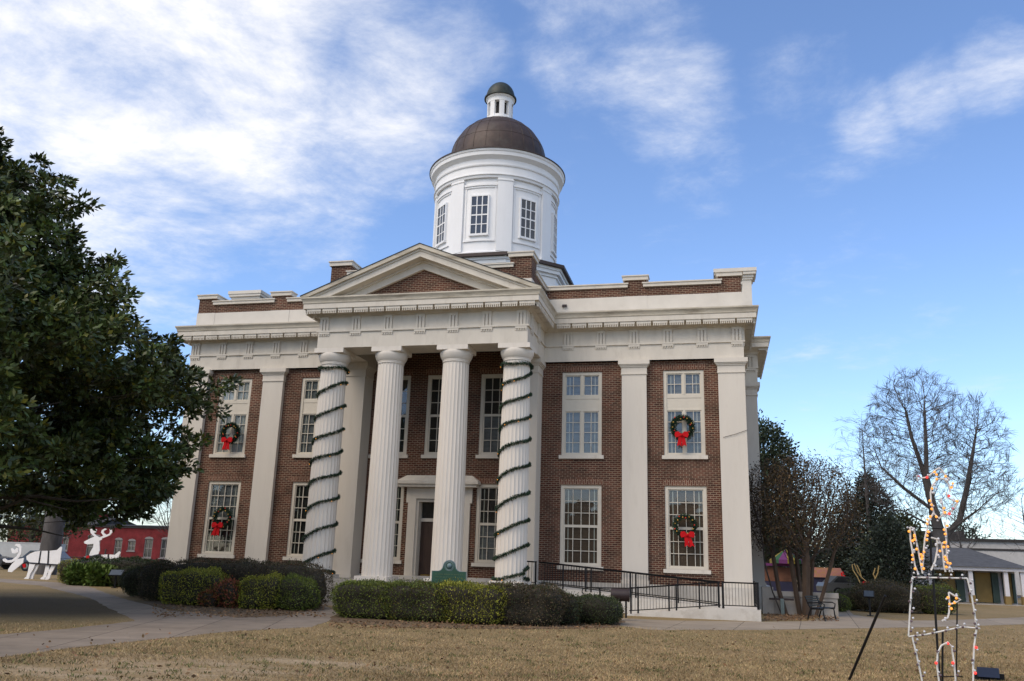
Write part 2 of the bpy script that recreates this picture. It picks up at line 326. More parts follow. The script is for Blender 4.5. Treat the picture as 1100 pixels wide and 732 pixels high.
# bed mould, corona and weathered cyma
sweep([(.07, ZFR), (.12, ZFR+.05), (.47, ZFR+.16), (.52, ZFR+.16), (.52, ZFR+.36), (.535, ZFR+.37)]).build("cornice", TRIM, C)
sweep([(.535, ZFR+.37), (.55, ZFR+.40), (.55, ZFR+.44), (.57, ZFR+.5), (.61, ZFR+.56), (.63, ZFR+.58), (.63, ZFR+.64), (.2, ZCOR+.03), (-.1, ZCOR+.03)]).build("cornice_moulding", WORN, C)
# triglyphs with regula and guttae; mutules with their rows of guttae
def runs():
    yield [(-12.5+1.4*k, -0.0) for k in range(6)], 'f'
    yield [(12.5-1.4*k, -0.0) for k in range(6)], 'f'
    yield [(-4.2+1.4*k, -PD) for k in range(7)], 'f'
tri = MB()
def place(mbx, kind, cx, cy, fx, b):        # b: along, out, z ranges; fx: facing ('f' = -y, 'r' = +x, 'l' = -x)
    a0, a1, o0, o1, z0, z1 = b
    if fx == 'f': mbx.box(cx+a0, cx+a1, cy-o1, cy-o0, z0, z1)
    elif fx == 'r': mbx.box(cx+o0, cx+o1, cy+a0, cy+a1, z0, z1)
    else: mbx.box(cx-o1, cx-o0, cy+a0, cy+a1, z0, z1)
for k in (-1, 0, 1): tri.box(k*.14-.048, k*.14+.048, -.055, .02, ZTAE+.07, ZFR-.2)
tri.box(-.20, .20, -.06, .02, ZFR-.2, ZFR-.09); tri.box(-.2, .2, .005, .02, ZTAE+.07, ZFR-.2); tri.box(-.24, .24, -.05, .02, ZTAE-.09, ZTAE-.002)
for k in range(5): tri.box(-.225+k*.1, -.175+k*.1, -.04, .01, ZTAE-.16, ZTAE-.09)
tri0 = []
def triglyph(cx, cy, fx='f'):
    if not tri0: tri0.append(tri.build("triglyph", TRIM, C)); o = tri0[0]
    else: o = copy_tree(tri0[0], C)
    o.location = (cx, cy, 0); o.rotation_euler = (0, 0, {'f': 0, 'r': PI/2, 'l': -PI/2}[fx])
def mutules(u0, u1, fixed, fx):
    mut = MB(); n = max(1, round((u1-u0)/.7)); st = (u1-u0)/n
    for i in range(n):
        c = u0+st*(i+.5); cx, cy = (c, fixed) if fx == 'f' else (fixed, c)
        place(mut, 'm', cx, cy, fx, (-st/2+.038, st/2-.038, .08, .485, ZFR+.05, ZFR+.165))
        for k in range(8):
            q = -st/2+.075+k*(st-.15)/7; place(mut, 'm', cx, cy, fx, (q-.02, q+.02, .40, .478, ZFR-.045, ZFR+.05))
    mut.build('mutule_row', TRIM, C)
for pts, fx in runs():
    for x, y in pts: triglyph(x, y, fx)
for y in (-2.8, -1.4): triglyph(EP, y, 'r'); triglyph(-EP, y, 'l')
for y in (.25, 1.6, 2.95, 4.3): triglyph(W, y, 'r'); triglyph(-W, y, 'l')
for x in (13.2,): triglyph(x, 5, 'f'); triglyph(-x, 5, 'f')
for y in (5.3, 6.6, 7.7, 8.9, 10.1): triglyph(13.5, y, 'r'); triglyph(-13.5, y, 'l')
mutules(-W-.4, -EP-.55, 0, 'f'); mutules(EP+.55, W+.4, 0, 'f'); mutules(-EP-.4, EP+.4, -PD, 'f')
for s, fx in ((1, 'r'), (-1, 'l')): mutules(-PD-.4, -.5, s*EP, fx); mutules(-.4, 4.45, s*W, fx); mutules(4.6, 10.8, s*13.5, fx)
# ---- pediment
MB().prism([(-3.2, 12.11), (3.2, 12.11), (0, 13.36)], 'y', -PD+.12, -PD+.3).build("pediment_brick", BRICK, C)
FL = 11.98                                  # level at which the slopes start
def rake(zt, zb, p, y1, mat, name):
    hx = EP+p; sl = .4; m = MB(); base = FL+.13
    xt, xb = min(hx, (zt-base)/sl), min(hx, (zb-base)/sl)
    half = [(0, zt), (xt, max(base, zt-sl*xt))]
    if xt >= hx and zt-sl*hx > base+.001: half.append((hx, max(base, zb-sl*hx)))
    if xb < hx: half.append((xb, base))
    half.append((0, zb))                     # two mirrored legs
    for sg in (1, -1):
        pl = [(sg*x, z) for x, z in half]; m.prism(pl if sg > 0 else pl[::-1], 'y', -PD-p, y1)
    return m.build(name, mat, C)
rake(13.60, 13.30, .02, -PD+.2, TRIM, "raking_cornice")
rake(13.70, 13.585, .12, -PD+.2, TRIM, "raking_cornice")
rake(13.93, 13.68, .50, -PD+.2, TRIM, "raking_cornice")
rake(14.02, 13.925, .545, -PD+.2, TRIM, "raking_cornice")
rake(14.19, 14.015, .64, -PD+.3, WORN, "raking_cornice")
m = MB(); hx = EP+.66; m.prism([(-hx, 14.185-.4*hx), (0, 14.185), (hx, 14.185-.4*hx), (hx, 14.215-.4*hx), (0, 14.215), (-hx, 14.215-.4*hx)], 'y', -PD-.66, -2.92); m.build("pediment_roof", ROOF, C)
# ---- parapets
def wall_run(par, x0, x1, y0, y1, zs):      # three layers: stucco band, brick, coping
    z0, z1, z2, z3 = zs
    if z1 > z0: par[0].box(x0, x1, y0, y1, z0, z1)
    par[1].box(x0+.02, x1-.02, y0+.03, y1-.03, z1, z2); par[2].box(x0-.05, x1+.05, y0-.05, y1+.05, z2, z3-.05); par[2].box(x0-.09, x1+.09, y0-.09, y1+.09, z3-.05, z3)
P3 = (MB(), MB(), MB())
for s in (-1, 1):
    def wr(a, b, *r): wall_run(P3, *(sorted((s*a, s*b))), *r)
    wr(EP-.0, 7.98, .1, .5, (ZCOR, 12.9, 13.31, 13.50)); wr(7.87, 8.85, .085, .52, (ZCOR, 12.905, 13.62, 13.83)); wr(8.74, 11.9, .1, .5, (ZCOR, 12.9, 13.31, 13.50)); wr(11.8, 12.76, .085, .9, (ZCOR, 12.905, 13.62, 13.83))
    wr(12.3, 12.74, .92, 4.1, (ZCOR, 12.9, 13.31, 13.50)); wr(12.3, 12.74, 11., 15.2, (ZCOR, 12.9, 13.31, 13.50))
    wr(3.5, EP-.02, -2.9, -1.9, (ZCOR, 12.905, 13.85, 14.06)); wr(EP-.42, EP-.03, -2.0, .15, (ZCOR, 12.9, 13.31, 13.50))
wall_run(P3, -3.62, 3.62, -2.88, -2.5, (ZCOR, 12.9, 13.42, 13.60))
wall_run(P3, -12.2, 12.2, 14.9, 15.3, (ZCOR, 12.9, 13.31, 13.50))
P3[0].build("parapet_band", BAND, C); P3[1].build("parapet_brick", BRICK, C); P3[2].build("parapet_coping", TRIM, C)
for s in (-1, 1):
    m = MB()
    for y0 in (4.0, 10.2):
        def b2(p, a, b): m.box(*(sorted((s*(11.9-p), s*(13.36+p)))), y0-p, y0+.9+p, a, b)
        b2(0, ZCOR, 14.72); b2(.05, 14.72, 14.82); b2(.1, 14.82, 14.95); b2(.2, 14.95, 15.08); b2(.24, 15.08, 15.25)
    m.box(*(sorted((s*12.4, s*13.3))), 4.9, 10.2, ZCOR, 14.2); m.build("side_parapet_pier", BAND, C)
m = MB(); m.box(-12.35, 12.35, .45, 14.95, 12.3, 12.5); m.box(-EP+.05, EP-.05, -2.55, .5, 12.2, 12.45); m.build("roof", ROOF, C)
# ---- porch floor, steps, columns
m = MB(); m.box(-4.9, 4.75, -3.75, WY, -.2, .88)
for k in range(1, 5): m.box(-4.9, 4.3, -3.75-.34*k, -3.75-.34*(k-1), -.2, .88-.176*k)
m.build("porch_steps", CONC, C)
def column_mb():
    m = MB(); nf = 24; n = nf*6; prof = []
    for i in range(13):
        t = i/12; r = .60-.075*(t**1.35); prof.append((r, 1.03+t*(9.42-1.03)))
    vs = []
    for r, z in prof:
        for j in range(n):
            u = (j % 6)/6; dd = .028*math.sin(PI*u)**.8 if u else 0.
            a = 2*PI*j/n; q = r-dd*(r/.6); vs.append((q*math.cos(a), q*math.sin(a), z))
    m.add(vs, [(i*n+j, i*n+(j+1) % n, (i+1)*n+(j+1) % n, (i+1)*n+j) for i in range(12) for j in range(n)])
    return m
colx = (-3.93, -1.40, 1.40, 3.93); c0 = None
for x in colx:
    if c0 is None:
        c0 = column_mb().build("column", COLWHITE, C, (x, -2.85, 0), smooth=35)
        m = MB(); m.lathe([(.53, 9.40), (.545, 9.42), (.545, 9.47), (.555, 9.48), (.555, 9.51), (.575, 9.53), (.625, 9.62), (.66, 9.72), (.672, 9.80), (.655, 9.862)], n=40); q = m.build("echinus", COLWHITE, c0, smooth=30)
        m = MB(); m.box(-.645, .645, -.635, .645, 9.865, ZARCH-.003); m.build("abacus", COLWHITE, c0)
        m = MB(); m.box(-.66, .66, -.66, .66, .881, 1.032); m.build("plinth", COLWHITE, c0)
    else: copy_tree(c0, C, (x, -2.85, 0))
# ---- doorway
m = MB(); y = WY
m.box(-1.38, -1.02, y-.1, y+.1, .881, 4.22); m.box(1.02, 1.38, y-.1, y+.1, .881, 4.22); m.box(-1.38, 1.38, y-.102, y+.1, 4.22, 4.69); m.box(-1.46, -1.30, y-.11, y+.1, 4.05, 4.69); m.box(1.30, 1.46, y-.11, y+.1, 4.05, 4.69)
m.box(-1.02, -.92, y-.0, y+.5, .88, 4.2); m.box(.92, 1.02, y, y+.5, .88, 4.2); m.box(-.92, .92, y, y+.5, 4.1, 4.2); m.box(-.92, .92, y+.36, y+.5, 3.28, 3.42)
m.build("door_casing", TRIM, C)
m = MB(); m.box(-1.72, 1.72, y-.42, y, 4.70, 4.82); m.box(-1.80, 1.80, y-.5, y, 4.82, 4.95); m.prism([(y-.5, 4.95), (y, 4.95), (y, 5.2), (y-.2, 5.2)], 'x', -1.45, 1.45); m.add([(-1.8, y-.5, 4.95), (-1.45, y-.5, 4.951), (-1.45, y-.2, 5.2), (-1.45, y, 5.2), (-1.8, y, 4.95)], [(0, 1, 2), (0, 2, 3, 4)]); m.add([(1.8, y-.5, 4.95), (1.45, y-.5, 4.951), (1.45, y-.2, 5.2), (1.45, y, 5.2), (1.8, y, 4.95)], [(0, 2, 1), (0, 4, 3, 2)]); m.build("door_hood", TRIM, C)
for s in (-1, 1):
    m = MB(); a, b = sorted((s*.01, s*.915)); m.box(a, b, y+.42, y+.48, .90, 3.28)
    for z0, z1 in ((1.1, 1.9), (2.0, 3.1)): m.box(a+.12, b-.12, y+.405, y+.42, z0, z1)
    d = m.build("door", DOORWOOD, C)
    m = MB(); m.ball((s*.09, y+.37, 1.95), .045); m.tube([(s*.09, y+.37, 1.95), (s*.09, y+.42, 1.95)], .015); m.build("handle", BRASS, d, smooth=60)
    m = MB(); m.box(a+.1, b-.06, y+.408, y+.419, .92, 1.09); m.build("kick_plate", BRASS, d)
m = MB(); m.add([(-.92, y+.44, 3.42), (.92, y+.44, 3.42), (.92, y+.44, 4.1), (-.92, y+.44, 4.1)], [(0, 1, 2, 3)]); tr = m.build("transom_pane", GLASS, C)
m = MB(); m.box(-.95, .95, y+.6, y+.65, .9, 4.15); m.build("entrance_back", DARKROOM, C)
m = MB(); m.tube([yp(777, 470, -.03), yp(790, 466.5, -.035), yp(803, 462, -.03), (W+.02, .3, yp(803, 462, -.03)[2]+.05)], .009); m.build("cable", IRON, C)
m = MB(); px = yp(606.5, 329, .09); m.box(px[0]-.1, px[0]+.1, .02, .11, px[2]-.05, px[2]+.05); m.build("roof_drain", DBROWN, C)
# ================================================================== TOWER on the courthouse
TY = 7.7
def octagon(r, a0=PI/8): return [(r/math.cos(PI/8)*math.cos(a0+k*PI/4), TY+r/math.cos(PI/8)*math.sin(a0+k*PI/4)) for k in range(8)]
m = MB(); m.prism(octagon(3.72), 'z', 12.4, 15.95); tb = m.build("tower_base", WHITE, C)
m = MB(); m.prism(octagon(3.8), 'z', 15.95, 16.1); m.prism(octagon(3.95), 'z', 16.1, 16.28); m.prism(octagon(4.02), 'z', 16.28, 16.42); m.build("base_cornice", WHITE, tb)
m = MB(); o1, o2 = octagon(4.12), octagon(3.3); m.prism(octagon(4.2), 'z', 16.42, 16.58); m.add([(x, y_, 16.581) for x, y_ in octagon(4.2)]+[(x, y_, 16.8) for x, y_ in o2], [(i, (i+1) % 8, 8+(i+1) % 8, 8+i) for i in range(8)]); m.build("base_roof", SEAM, tb)
for k in range(8):                          # louvred windows in the eight faces
    a = k*PI/4; m = MB()
    m.box(-.75, -.6, -.07, .02, 13.6, 15.6); m.box(.6, .75, -.07, .02, 13.6, 15.6); m.box(-.6, .6, -.07, .02, 15.45, 15.6); m.box(-.6, .6, -.07, .02, 13.6, 13.75)
    for i in range(9): m.box(-.6, .6, -.05, .01, 13.8+i*.185, 13.9+i*.185)
    o = m.build("louvre", WHITE, tb, (3.72*math.sin(a), TY-3.72*math.cos(a), 0)); o.rotation_euler = (0, 0, a)
RD = 3.29
m = MB(); m.lathe([(RD, 16.45), (RD, 21.16)], 0, TY, 96); drum = m.build("tower_drum", WHITE, C, smooth=30)
m = MB(); m.lathe([(RD+.02, 16.5), (RD+.14, 16.5), (RD+.14, 16.95), (RD+.08, 17.0), (RD+.02, 17.0)], 0, TY, 96, cap=False); m.build("drum_plinth", WHITE, drum, smooth=30)
m = MB(); m.lathe([(RD+.02, 21.05), (RD+.14, 21.05), (RD+.16, 21.16), (RD+.22, 21.19), (RD+.22, 21.24), (RD+.15, 21.26), (RD+.15, 21.66), (RD+.21, 21.70), (RD+.23, 21.76), (RD+.16, 21.78), (RD+.17, 22.06), (RD+.24, 22.10), (RD+.30, 22.16), (RD+.40, 22.22), (RD+.42, 22.40), (RD+.46, 22.44), (RD+.49, 22.54), (RD+.3, 22.62)], 0, TY, 96, cap=False); m.build("drum_cornice", WHITE, drum, smooth=25)
m = MB(); m.lathe([(RD+.46, 22.541), (RD+.53, 22.545), (RD+.53, 22.60), (RD+.46, 22.64), (2.85, 23.1), (2.7, 23.12)], 0, TY, 96, cap=False); m.build("drum_roof", SEAM, drum, smooth=30)
def arc(m, r0, r1, am, da, z0, z1, n=6):    # a curved block on the drum
    vs = []
    for i in range(n+1):
        a = am-da+2*da*i/n
        for r in (r0, r1):
            for z in (z0, z1): vs.append((r*math.sin(a), TY-r*math.cos(a), z))
    fs = [(0, 1, 3, 2), (4*n, 4*n+2, 4*n+3, 4*n+1)]
    for i in range(n):
        b = 4*i; fs += [(b+2, b+3, b+7, b+6), (b, b+4, b+5, b+1), (b+1, b+5, b+7, b+3), (b, b+2, b+6, b+4)]
    m.add(vs, fs)
for k in range(8):
    a = PI/8+k*PI/4; m = MB(); arc(m, RD-.05, RD+.13, a, .118, 17.0, 21.05, 4); arc(m, RD-.05, RD+.16, a, .128, 20.9, 20.98, 4); m.build("drum_pilaster", WHITE, drum, smooth=30)
    a = k*PI/4; m = MB()
    arc(m, RD-.03, RD+.10, a, .262, 20.62, 20.72); arc(m, RD-.03, RD+.05, a, .262, 20.52, 20.62); arc(m, RD-.03, RD+.07, a, .255, 17.55, 17.66)
    for q in (-.243, .243): arc(m, RD-.03, RD+.035, a+q, .013, 17.66, 20.52, 1)
    m.build("window_surround", WHITE, drum)
    m = MB(); w, z0, z1 = .5, 17.9, 20.1
    m.box(-w, -w+.07, -.085, .1, z0, z1); m.box(w-.07, w, -.085, .1, z0, z1); m.box(-w+.07, w-.07, -.083, .1, z1-.08, z1); m.box(-w-.02, w+.02, -.11, .1, z0-.06, z0+.05)
    for i in (1, 2): q = -w+.07+(2*w-.14)*i/3; m.box(q-.025, q+.025, -.075, -.03, z0+.05, z1-.08)
    for j in (1, 2, 3): q = z0+.05+(z1-z0-.13)*j/4; m.box(-w+.07, w-.07, -.073, -.03, q-(.035 if j == 2 else .022), q+(.035 if j == 2 else .022))
    o = m.build("tower_window", WHITE, C, (RD*math.sin(a), TY-RD*math.cos(a), 0)); o.rotation_euler = (0, 0, a)
# dark glazing: reflective pane set in front of the drum skin
PANE = M("dark_reflective_glass", (.03, .034, .04), .08, .4, 2.5, spec=.8)
for o in [x for x in C.children if x.name.startswith("tower_window")]:
    m = MB(); m.add([(-.45, -.05, 17.9), (.45, -.05, 17.9), (.45, -.05, 20.05), (-.45, -.05, 20.05)], [(0, 1, 2, 3)])
    m.build("pane", PANE, o)
prof = [(2.72, 23.12), (2.78, 23.14), (2.78, 23.22)]+[(2.74*math.cos(t), 23.22+2.86*math.sin(t)) for t in np.linspace(0, 1.30, 22)]
m = MB(); m.lathe(prof, 0, TY, 96, cap=False); dome = m.build("dome", COPPER, C, smooth=40)
m = MB()
for k in range(24):
    a = 2*PI*k/24; m.tube([(2.75*math.cos(t)*math.cos(a), TY+2.75*math.cos(t)*math.sin(a), 23.22+2.87*math.sin(t)) for t in np.linspace(0.02, 1.28, 14)], .011, 4)
for t in (.35, .7, 1.0): m.tube([(2.745*math.cos(t)*math.cos(a), TY+2.745*math.cos(t)*math.sin(a), 23.22+2.865*math.sin(t)) for a in np.linspace(0, 2*PI, 60)[:-1]], .009, 4, True)
m.build("dome_seam", SEAM, dome)
m = MB(); m.lathe([(.86, 25.93), (.80, 25.96), (.80, 26.12), (.70, 26.14)], 0, TY, 48, cap=False); m.lathe([(.52, 26.1), (.52, 27.4)], 0, TY, 32); lan = m.build("lantern", WHITE, C, smooth=30)
m = MB(); m.lathe([(.525, 26.15), (.525, 27.1)], 0, TY, 32, cap=False); m.build("lantern_opening", DARKROOM, lan, smooth=30)
m = MB()
for k in range(8): 
    arc(m, .5, .74, PI/8+k*PI/4, .2, 26.13, 27.14, 4)
m.lathe([(.5, 26.28), (.70, 26.28), (.70, 26.13)], 0, TY, 48, cap=False); m.build("lantern_post", WHITE, lan, smooth=30)
m = MB(); m.lathe([(.52, 27.12), (.75, 27.12), (.75, 27.35), (.80, 27.40), (.84, 27.47), (.5, 27.5)], 0, TY, 48, cap=False); m.build("lantern_cornice", WHITE, lan, smooth=30)
m = MB(); m.lathe([(.84, 27.471), (.93, 27.48), (.93, 27.56), (.84, 27.60)]+[(.83*math.cos(t), 27.60+.95*math.sin(t)) for t in np.linspace(0, 1.52, 12)], 0, TY, 48); m.build("small_dome", GREENCOPPER, lan, smooth=40)
# ================================================================== WORLD, SUN
sun_dir = Vector((-.40, -.53, .75)).normalized()
el = math.asin(sun_dir.z); rot = math.atan2(sun_dir.x, sun_dir.y)
wd = bpy.data.worlds.new("World"); scene.world = wd; wd.use_nodes = True
N, L = wd.node_tree.nodes, wd.node_tree.links
bg = N["Background"]; SKYS = .112; bg.inputs[1].default_value = SKYS
sky = N.new("ShaderNodeTexSky"); sky.sky_type = 'NISHITA'; sky.sun_disc = False; sky.sun_elevation = el; sky.sun_rotation = rot
sky.air_density = 1.0; sky.dust_density = .6; sky.ozone_density = 2.2; sky.altitude = 100
tc = N.new("ShaderNodeTexCoord"); sep = N.new("ShaderNodeSeparateXYZ"); L.new(tc.outputs["Generated"], sep.inputs[0])
def math_n(op, a, b=None, clamp=False):
    n = N.new("ShaderNodeMath"); n.operation = op; n.use_clamp = clamp
    for i, q in enumerate((a, b)):
        if q is None: continue
        if isinstance(q, (int, float)): n.inputs[i].default_value = q
        else: L.new(q, n.inputs[i])
    return n.outputs[0]
zc = math_n('ADD', math_n('MAXIMUM', sep.outputs[2], 0.0), .12)
comb = N.new("ShaderNodeCombineXYZ"); L.new(math_n('DIVIDE', sep.outputs[0], zc), comb.inputs[0]); L.new(math_n('DIVIDE', sep.outputs[1], zc), comb.inputs[1])
mpw = N.new("ShaderNodeMapping"); mpw.inputs["Rotation"].default_value = (0, 0, math.radians(24)); mpw.inputs["Scale"].default_value = (1., 1.12, 1); L.new(comb.outputs[0], mpw.inputs[0])
def noise(vec, sc, det, ro, dist=0., w=0.):
    n = N.new("ShaderNodeTexNoise"); n.noise_dimensions = '4D'; n.inputs["W"].default_value = w; n.inputs["Scale"].default_value = sc; n.inputs["Detail"].default_value = det; n.inputs["Roughness"].default_value = ro; n.inputs["Distortion"].default_value = dist
    L.new(vec, n.inputs["Vector"]); return n.outputs["Fac"]
n1 = noise(mpw.outputs[0], 2.9, 15, .66, .2, 7.7); n2 = noise(comb.outputs[0], 1.1, 3, .5, 0., 1.3)
BLOBS = [((-.546, .686, .481), 17, 1.0), ((-.66, .66, .37), 13, .95), ((-.362, .796, .486), 9, .85), ((-.437, .803, .405), 7, .55), ((-.09, .82, .565), 8, .62), ((-.055, .85, .52), 6, .68), ((-.03, .875, .48), 5, .6), ((-.01, .905, .43), 4, .45), ((.105, .851, .514), 4.5, .5), ((.165, .867, .47), 3.2, .5), ((.225, .85, .478), 3.6, .66), ((.28, .83, .482), 4, .8), ((.34, .81, .482), 4, .8), ((-.397, .723, .565), 8, .5), ((-.267, .797, .541), 5, .42), ((-.85, .2, .5), 28, .9), ((.1, -.75, .66), 42, 1.1), ((.85, -.35, .5), 32, .95), ((-.6, -.6, .5), 40, 1.15), ((0, -.25, 1), 32, .95)]  # last entries: unseen clouds added behind and overhead to offset the blue ambient
cov = None
for d, rad, wt in BLOBS:
    d = Vector(d).normalized(); dp = N.new("ShaderNodeVectorMath"); dp.operation = 'DOT_PRODUCT'; L.new(tc.outputs["Generated"], dp.inputs[0]); dp.inputs[1].default_value = d
    mr = N.new("ShaderNodeMapRange"); mr.interpolation_type = 'SMOOTHSTEP'; mr.inputs[1].default_value = math.cos(math.radians(rad)); mr.inputs[2].default_value = 1 if rad < 14 else math.cos(math.radians(rad*.25)); mr.inputs[4].default_value = wt
    L.new(dp.outputs["Value"], mr.inputs[0]); cov = mr.outputs[0] if cov is None else math_n('MAXIMUM', cov, mr.outputs[0])
dens = math_n('ADD', math_n('ADD', math_n('MULTIPLY', cov, .72), math_n('MULTIPLY', math_n('SUBTRACT', n1, .5), 2.1)), math_n('MULTIPLY', math_n('SUBTRACT', n2, .5), .5))
mk = N.new("ShaderNodeMapRange"); mk.interpolation_type = 'SMOOTHSTEP'; mk.inputs[1].default_value = .04; mk.inputs[2].default_value = 1.1; L.new(dens, mk.inputs[0])
hz = N.new("ShaderNodeMapRange"); hz.inputs[1].default_value = .02; hz.inputs[2].default_value = .14; L.new(sep.outputs[2], hz.inputs[0])
mask = math_n('MULTIPLY', mk.outputs[0], hz.outputs[0])
tint = N.new("ShaderNodeMix"); tint.data_type = 'RGBA'; tint.blend_type = 'MULTIPLY'; tint.inputs[0].default_value = 1; tint.inputs[7].default_value = (1.32, 1.42, 1.62, 1); L.new(sky.outputs[0], tint.inputs[6])
cl = N.new("ShaderNodeMix"); cl.data_type = 'RGBA'; cl.inputs[6].default_value = (5.8, 6.3, 7.3, 1); cl.inputs[7].default_value = (8.3, 8.1, 7.95, 1); L.new(mk.outputs[0], cl.inputs[0])
mxw = N.new("ShaderNodeMix"); mxw.data_type = 'RGBA'; L.new(mask, mxw.inputs[0]); L.new(tint.outputs[2], mxw.inputs[6]); L.new(cl.outputs[2], mxw.inputs[7])
L.new(mxw.outputs[2], bg.inputs[0])
sd = bpy.data.lights.new("sun", 'SUN'); so = bpy.data.objects.new("sun", sd); COL.objects.link(so); sd.energy = 1.75; sd.angle = math.radians(40); sd.color = (1., .85, .68)
so.rotation_euler = (-sun_dir).to_track_quat('-Z', 'Y').to_euler(); so.location = sun_dir*60
vs = scene.view_settings; vs.view_transform = 'Standard'; vs.look = 'None'; vs.exposure = .36; vs.gamma = 1
# ================================================================== GROUND
def lawn_mat():
    m = bpy.data.materials.new("dormant_lawn"); m.use_nodes = True; N, L = nodes(m); b = N["Principled BSDF"]; b.inputs["Roughness"].default_value = .95; b.inputs["Specular IOR Level"].default_value = .1
    tc = N.new("ShaderNodeTexCoord")
    def nz(sc, det=6, ro=.6, st=(1, 1, 1)):
        mp = N.new("ShaderNodeMapping"); mp.inputs["Scale"].default_value = st; L.new(tc.outputs["Object"], mp.inputs[0])
        n = N.new("ShaderNodeTexNoise"); n.inputs["Scale"].default_value = sc; n.inputs["Detail"].default_value = det; n.inputs["Roughness"].default_value = ro; L.new(mp.outputs[0], n.inputs["Vector"]); return n.outputs["Fac"]
    def ramp(f, a, b_, lo=0., hi=1.):
        r = N.new("ShaderNodeMapRange"); r.inputs[1].default_value = a; r.inputs[2].default_value = b_; r.inputs[3].default_value = lo; r.inputs[4].default_value = hi; L.new(f, r.inputs[0]); return r.outputs[0]
    def mix(f, c1, c2):
        x = N.new("ShaderNodeMix"); x.data_type = 'RGBA'; L.new(f, x.inputs[0])
        for i, c in ((6, c1), (7, c2)):
            if isinstance(c, tuple): x.inputs[i].default_value = (*c, 1)
            else: L.new(c, x.inputs[i])
        return x.outputs[2]
    c = mix(ramp(nz(.22, 5), .35, .65), (.30, .215, .112), (.235, .175, .085))
    c = mix(ramp(nz(.6, 6), .5, .7, 0, .5), c, (.17, .14, .06))
    bare = None                             # worn earth where people cut across the lawn
    for (px, py, rx, ry) in ((215, 718, 3.0, 1.5), (120, 726, 2.4, 1.1), (60, 722, 1.8, .9), (340, 712, 2.2, .8)):
        gx, gy = gp(px, py); mp = N.new("ShaderNodeMapping"); mp.inputs["Location"].default_value = (-gx/rx, -gy/ry, 0); mp.inputs["Scale"].default_value = (1/rx, 1/ry, 1); L.new(tc.outputs["Object"], mp.inputs[0])
        ln = N.new("ShaderNodeVectorMath"); ln.operation = 'LENGTH'; L.new(mp.outputs[0], ln.inputs[0])
        q = ramp(ln.outputs["Value"], 1.4, .2, 0, .75)
        if bare is None: bare = q
        else:
            x = N.new("ShaderNodeMath"); x.operation = 'MAXIMUM'; L.new(bare, x.inputs[0]); L.new(q, x.inputs[1]); bare = x.outputs[0]
    x = N.new("ShaderNodeMath"); x.operation = 'MULTIPLY'; L.new(bare, x.inputs[0]); L.new(ramp(nz(1.6, 8, .7, (.5, 1.4, 1)), .38, .6), x.inputs[1])
    c = mix(x.outputs[0], c, (.46, .35, .235))
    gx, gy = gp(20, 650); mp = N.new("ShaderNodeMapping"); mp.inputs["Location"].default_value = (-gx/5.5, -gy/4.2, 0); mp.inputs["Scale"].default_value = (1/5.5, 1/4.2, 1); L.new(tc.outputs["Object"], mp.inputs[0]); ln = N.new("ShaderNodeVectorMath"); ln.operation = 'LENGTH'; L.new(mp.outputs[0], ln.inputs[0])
    c = mix(ramp(ln.outputs["Value"], 1.25, .8, 0, .8), c, (.085, .062, .04))   # leafy soil, with the magnolia's shade put into its colour
    fine = ramp(nz(16, 6, .75), .3, .72, .55, 1.4)
    y = N.new("ShaderNodeMix"); y.data_type = 'RGBA'; y.blend_type = 'MULTIPLY'; y.inputs[0].default_value = 1; L.new(c, y.inputs[6]); L.new(fine, y.inputs[7]); L.new(y.outputs[2], b.inputs["Base Color"])
    bp = N.new("ShaderNodeBump"); bp.inputs["Strength"].default_value = .8; bp.inputs["Distance"].default_value = .04; L.new(nz(14, 8, .75), bp.inputs["Height"]); L.new(bp.outputs[0], b.inputs["Normal"])
    return m
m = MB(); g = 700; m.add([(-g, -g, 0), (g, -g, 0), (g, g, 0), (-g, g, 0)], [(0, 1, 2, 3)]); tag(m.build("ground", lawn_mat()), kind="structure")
WALK = M("worn_concrete_walk", (.25, .20, .15), .9, .16, 1.5, .3, 40, dirt=(.15, .115, .08), dscale=.5, dlo=.45, dhi=.7, damt=.6)
WALK2 = M("pale_concrete_walk", (.30, .245, .18), .9, .12, 1.5, .3, 40, dirt=(.2, .15, .1), dscale=.6, dlo=.5, dhi=.75, damt=.5)
for mt, sz in ((WALK, 1.5), (WALK2, 1.8)):    # cast joints between the slabs
    N, L = nodes(mt); b = N["Principled BSDF"]; src = b.inputs["Base Color"].links[0].from_socket; tc = N.new("ShaderNodeTexCoord"); mp = N.new("ShaderNodeMapping"); mp.inputs["Rotation"].default_value = (0, 0, -.35 if mt is WALK else .1); L.new(tc.outputs["Object"], mp.inputs[0])
    nz = N.new("ShaderNodeTexNoise"); nz.inputs["Scale"].default_value = 2; L.new(mp.outputs[0], nz.inputs["Vector"]); ad = N.new("ShaderNodeMix"); ad.data_type = 'RGBA'; ad.blend_type = 'LINEAR_LIGHT'; ad.inputs[0].default_value = .02; L.new(mp.outputs[0], ad.inputs[6]); L.new(nz.outputs["Color"], ad.inputs[7])
    br = N.new("ShaderNodeTexBrick"); br.inputs["Scale"].default_value = 1; br.inputs["Brick Width"].default_value = sz; br.inputs["Row Height"].default_value = sz; br.inputs["Mortar Size"].default_value = .014; br.offset = 0.; br.inputs["Color1"].default_value = (1, 1, 1, 1); br.inputs["Color2"].default_value = (.86, .86, .85, 1); br.inputs["Mortar"].default_value = (.38, .36, .33, 1); L.new(ad.outputs[2], br.inputs["Vector"])
    x = N.new("ShaderNodeMix"); x.data_type = 'RGBA'; x.blend_type = 'MULTIPLY'; x.inputs[0].default_value = 1; L.new(src, x.inputs[6]); L.new(br.outputs["Color"], x.inputs[7]); L.new(x.outputs[2], b.inputs["Base Color"])
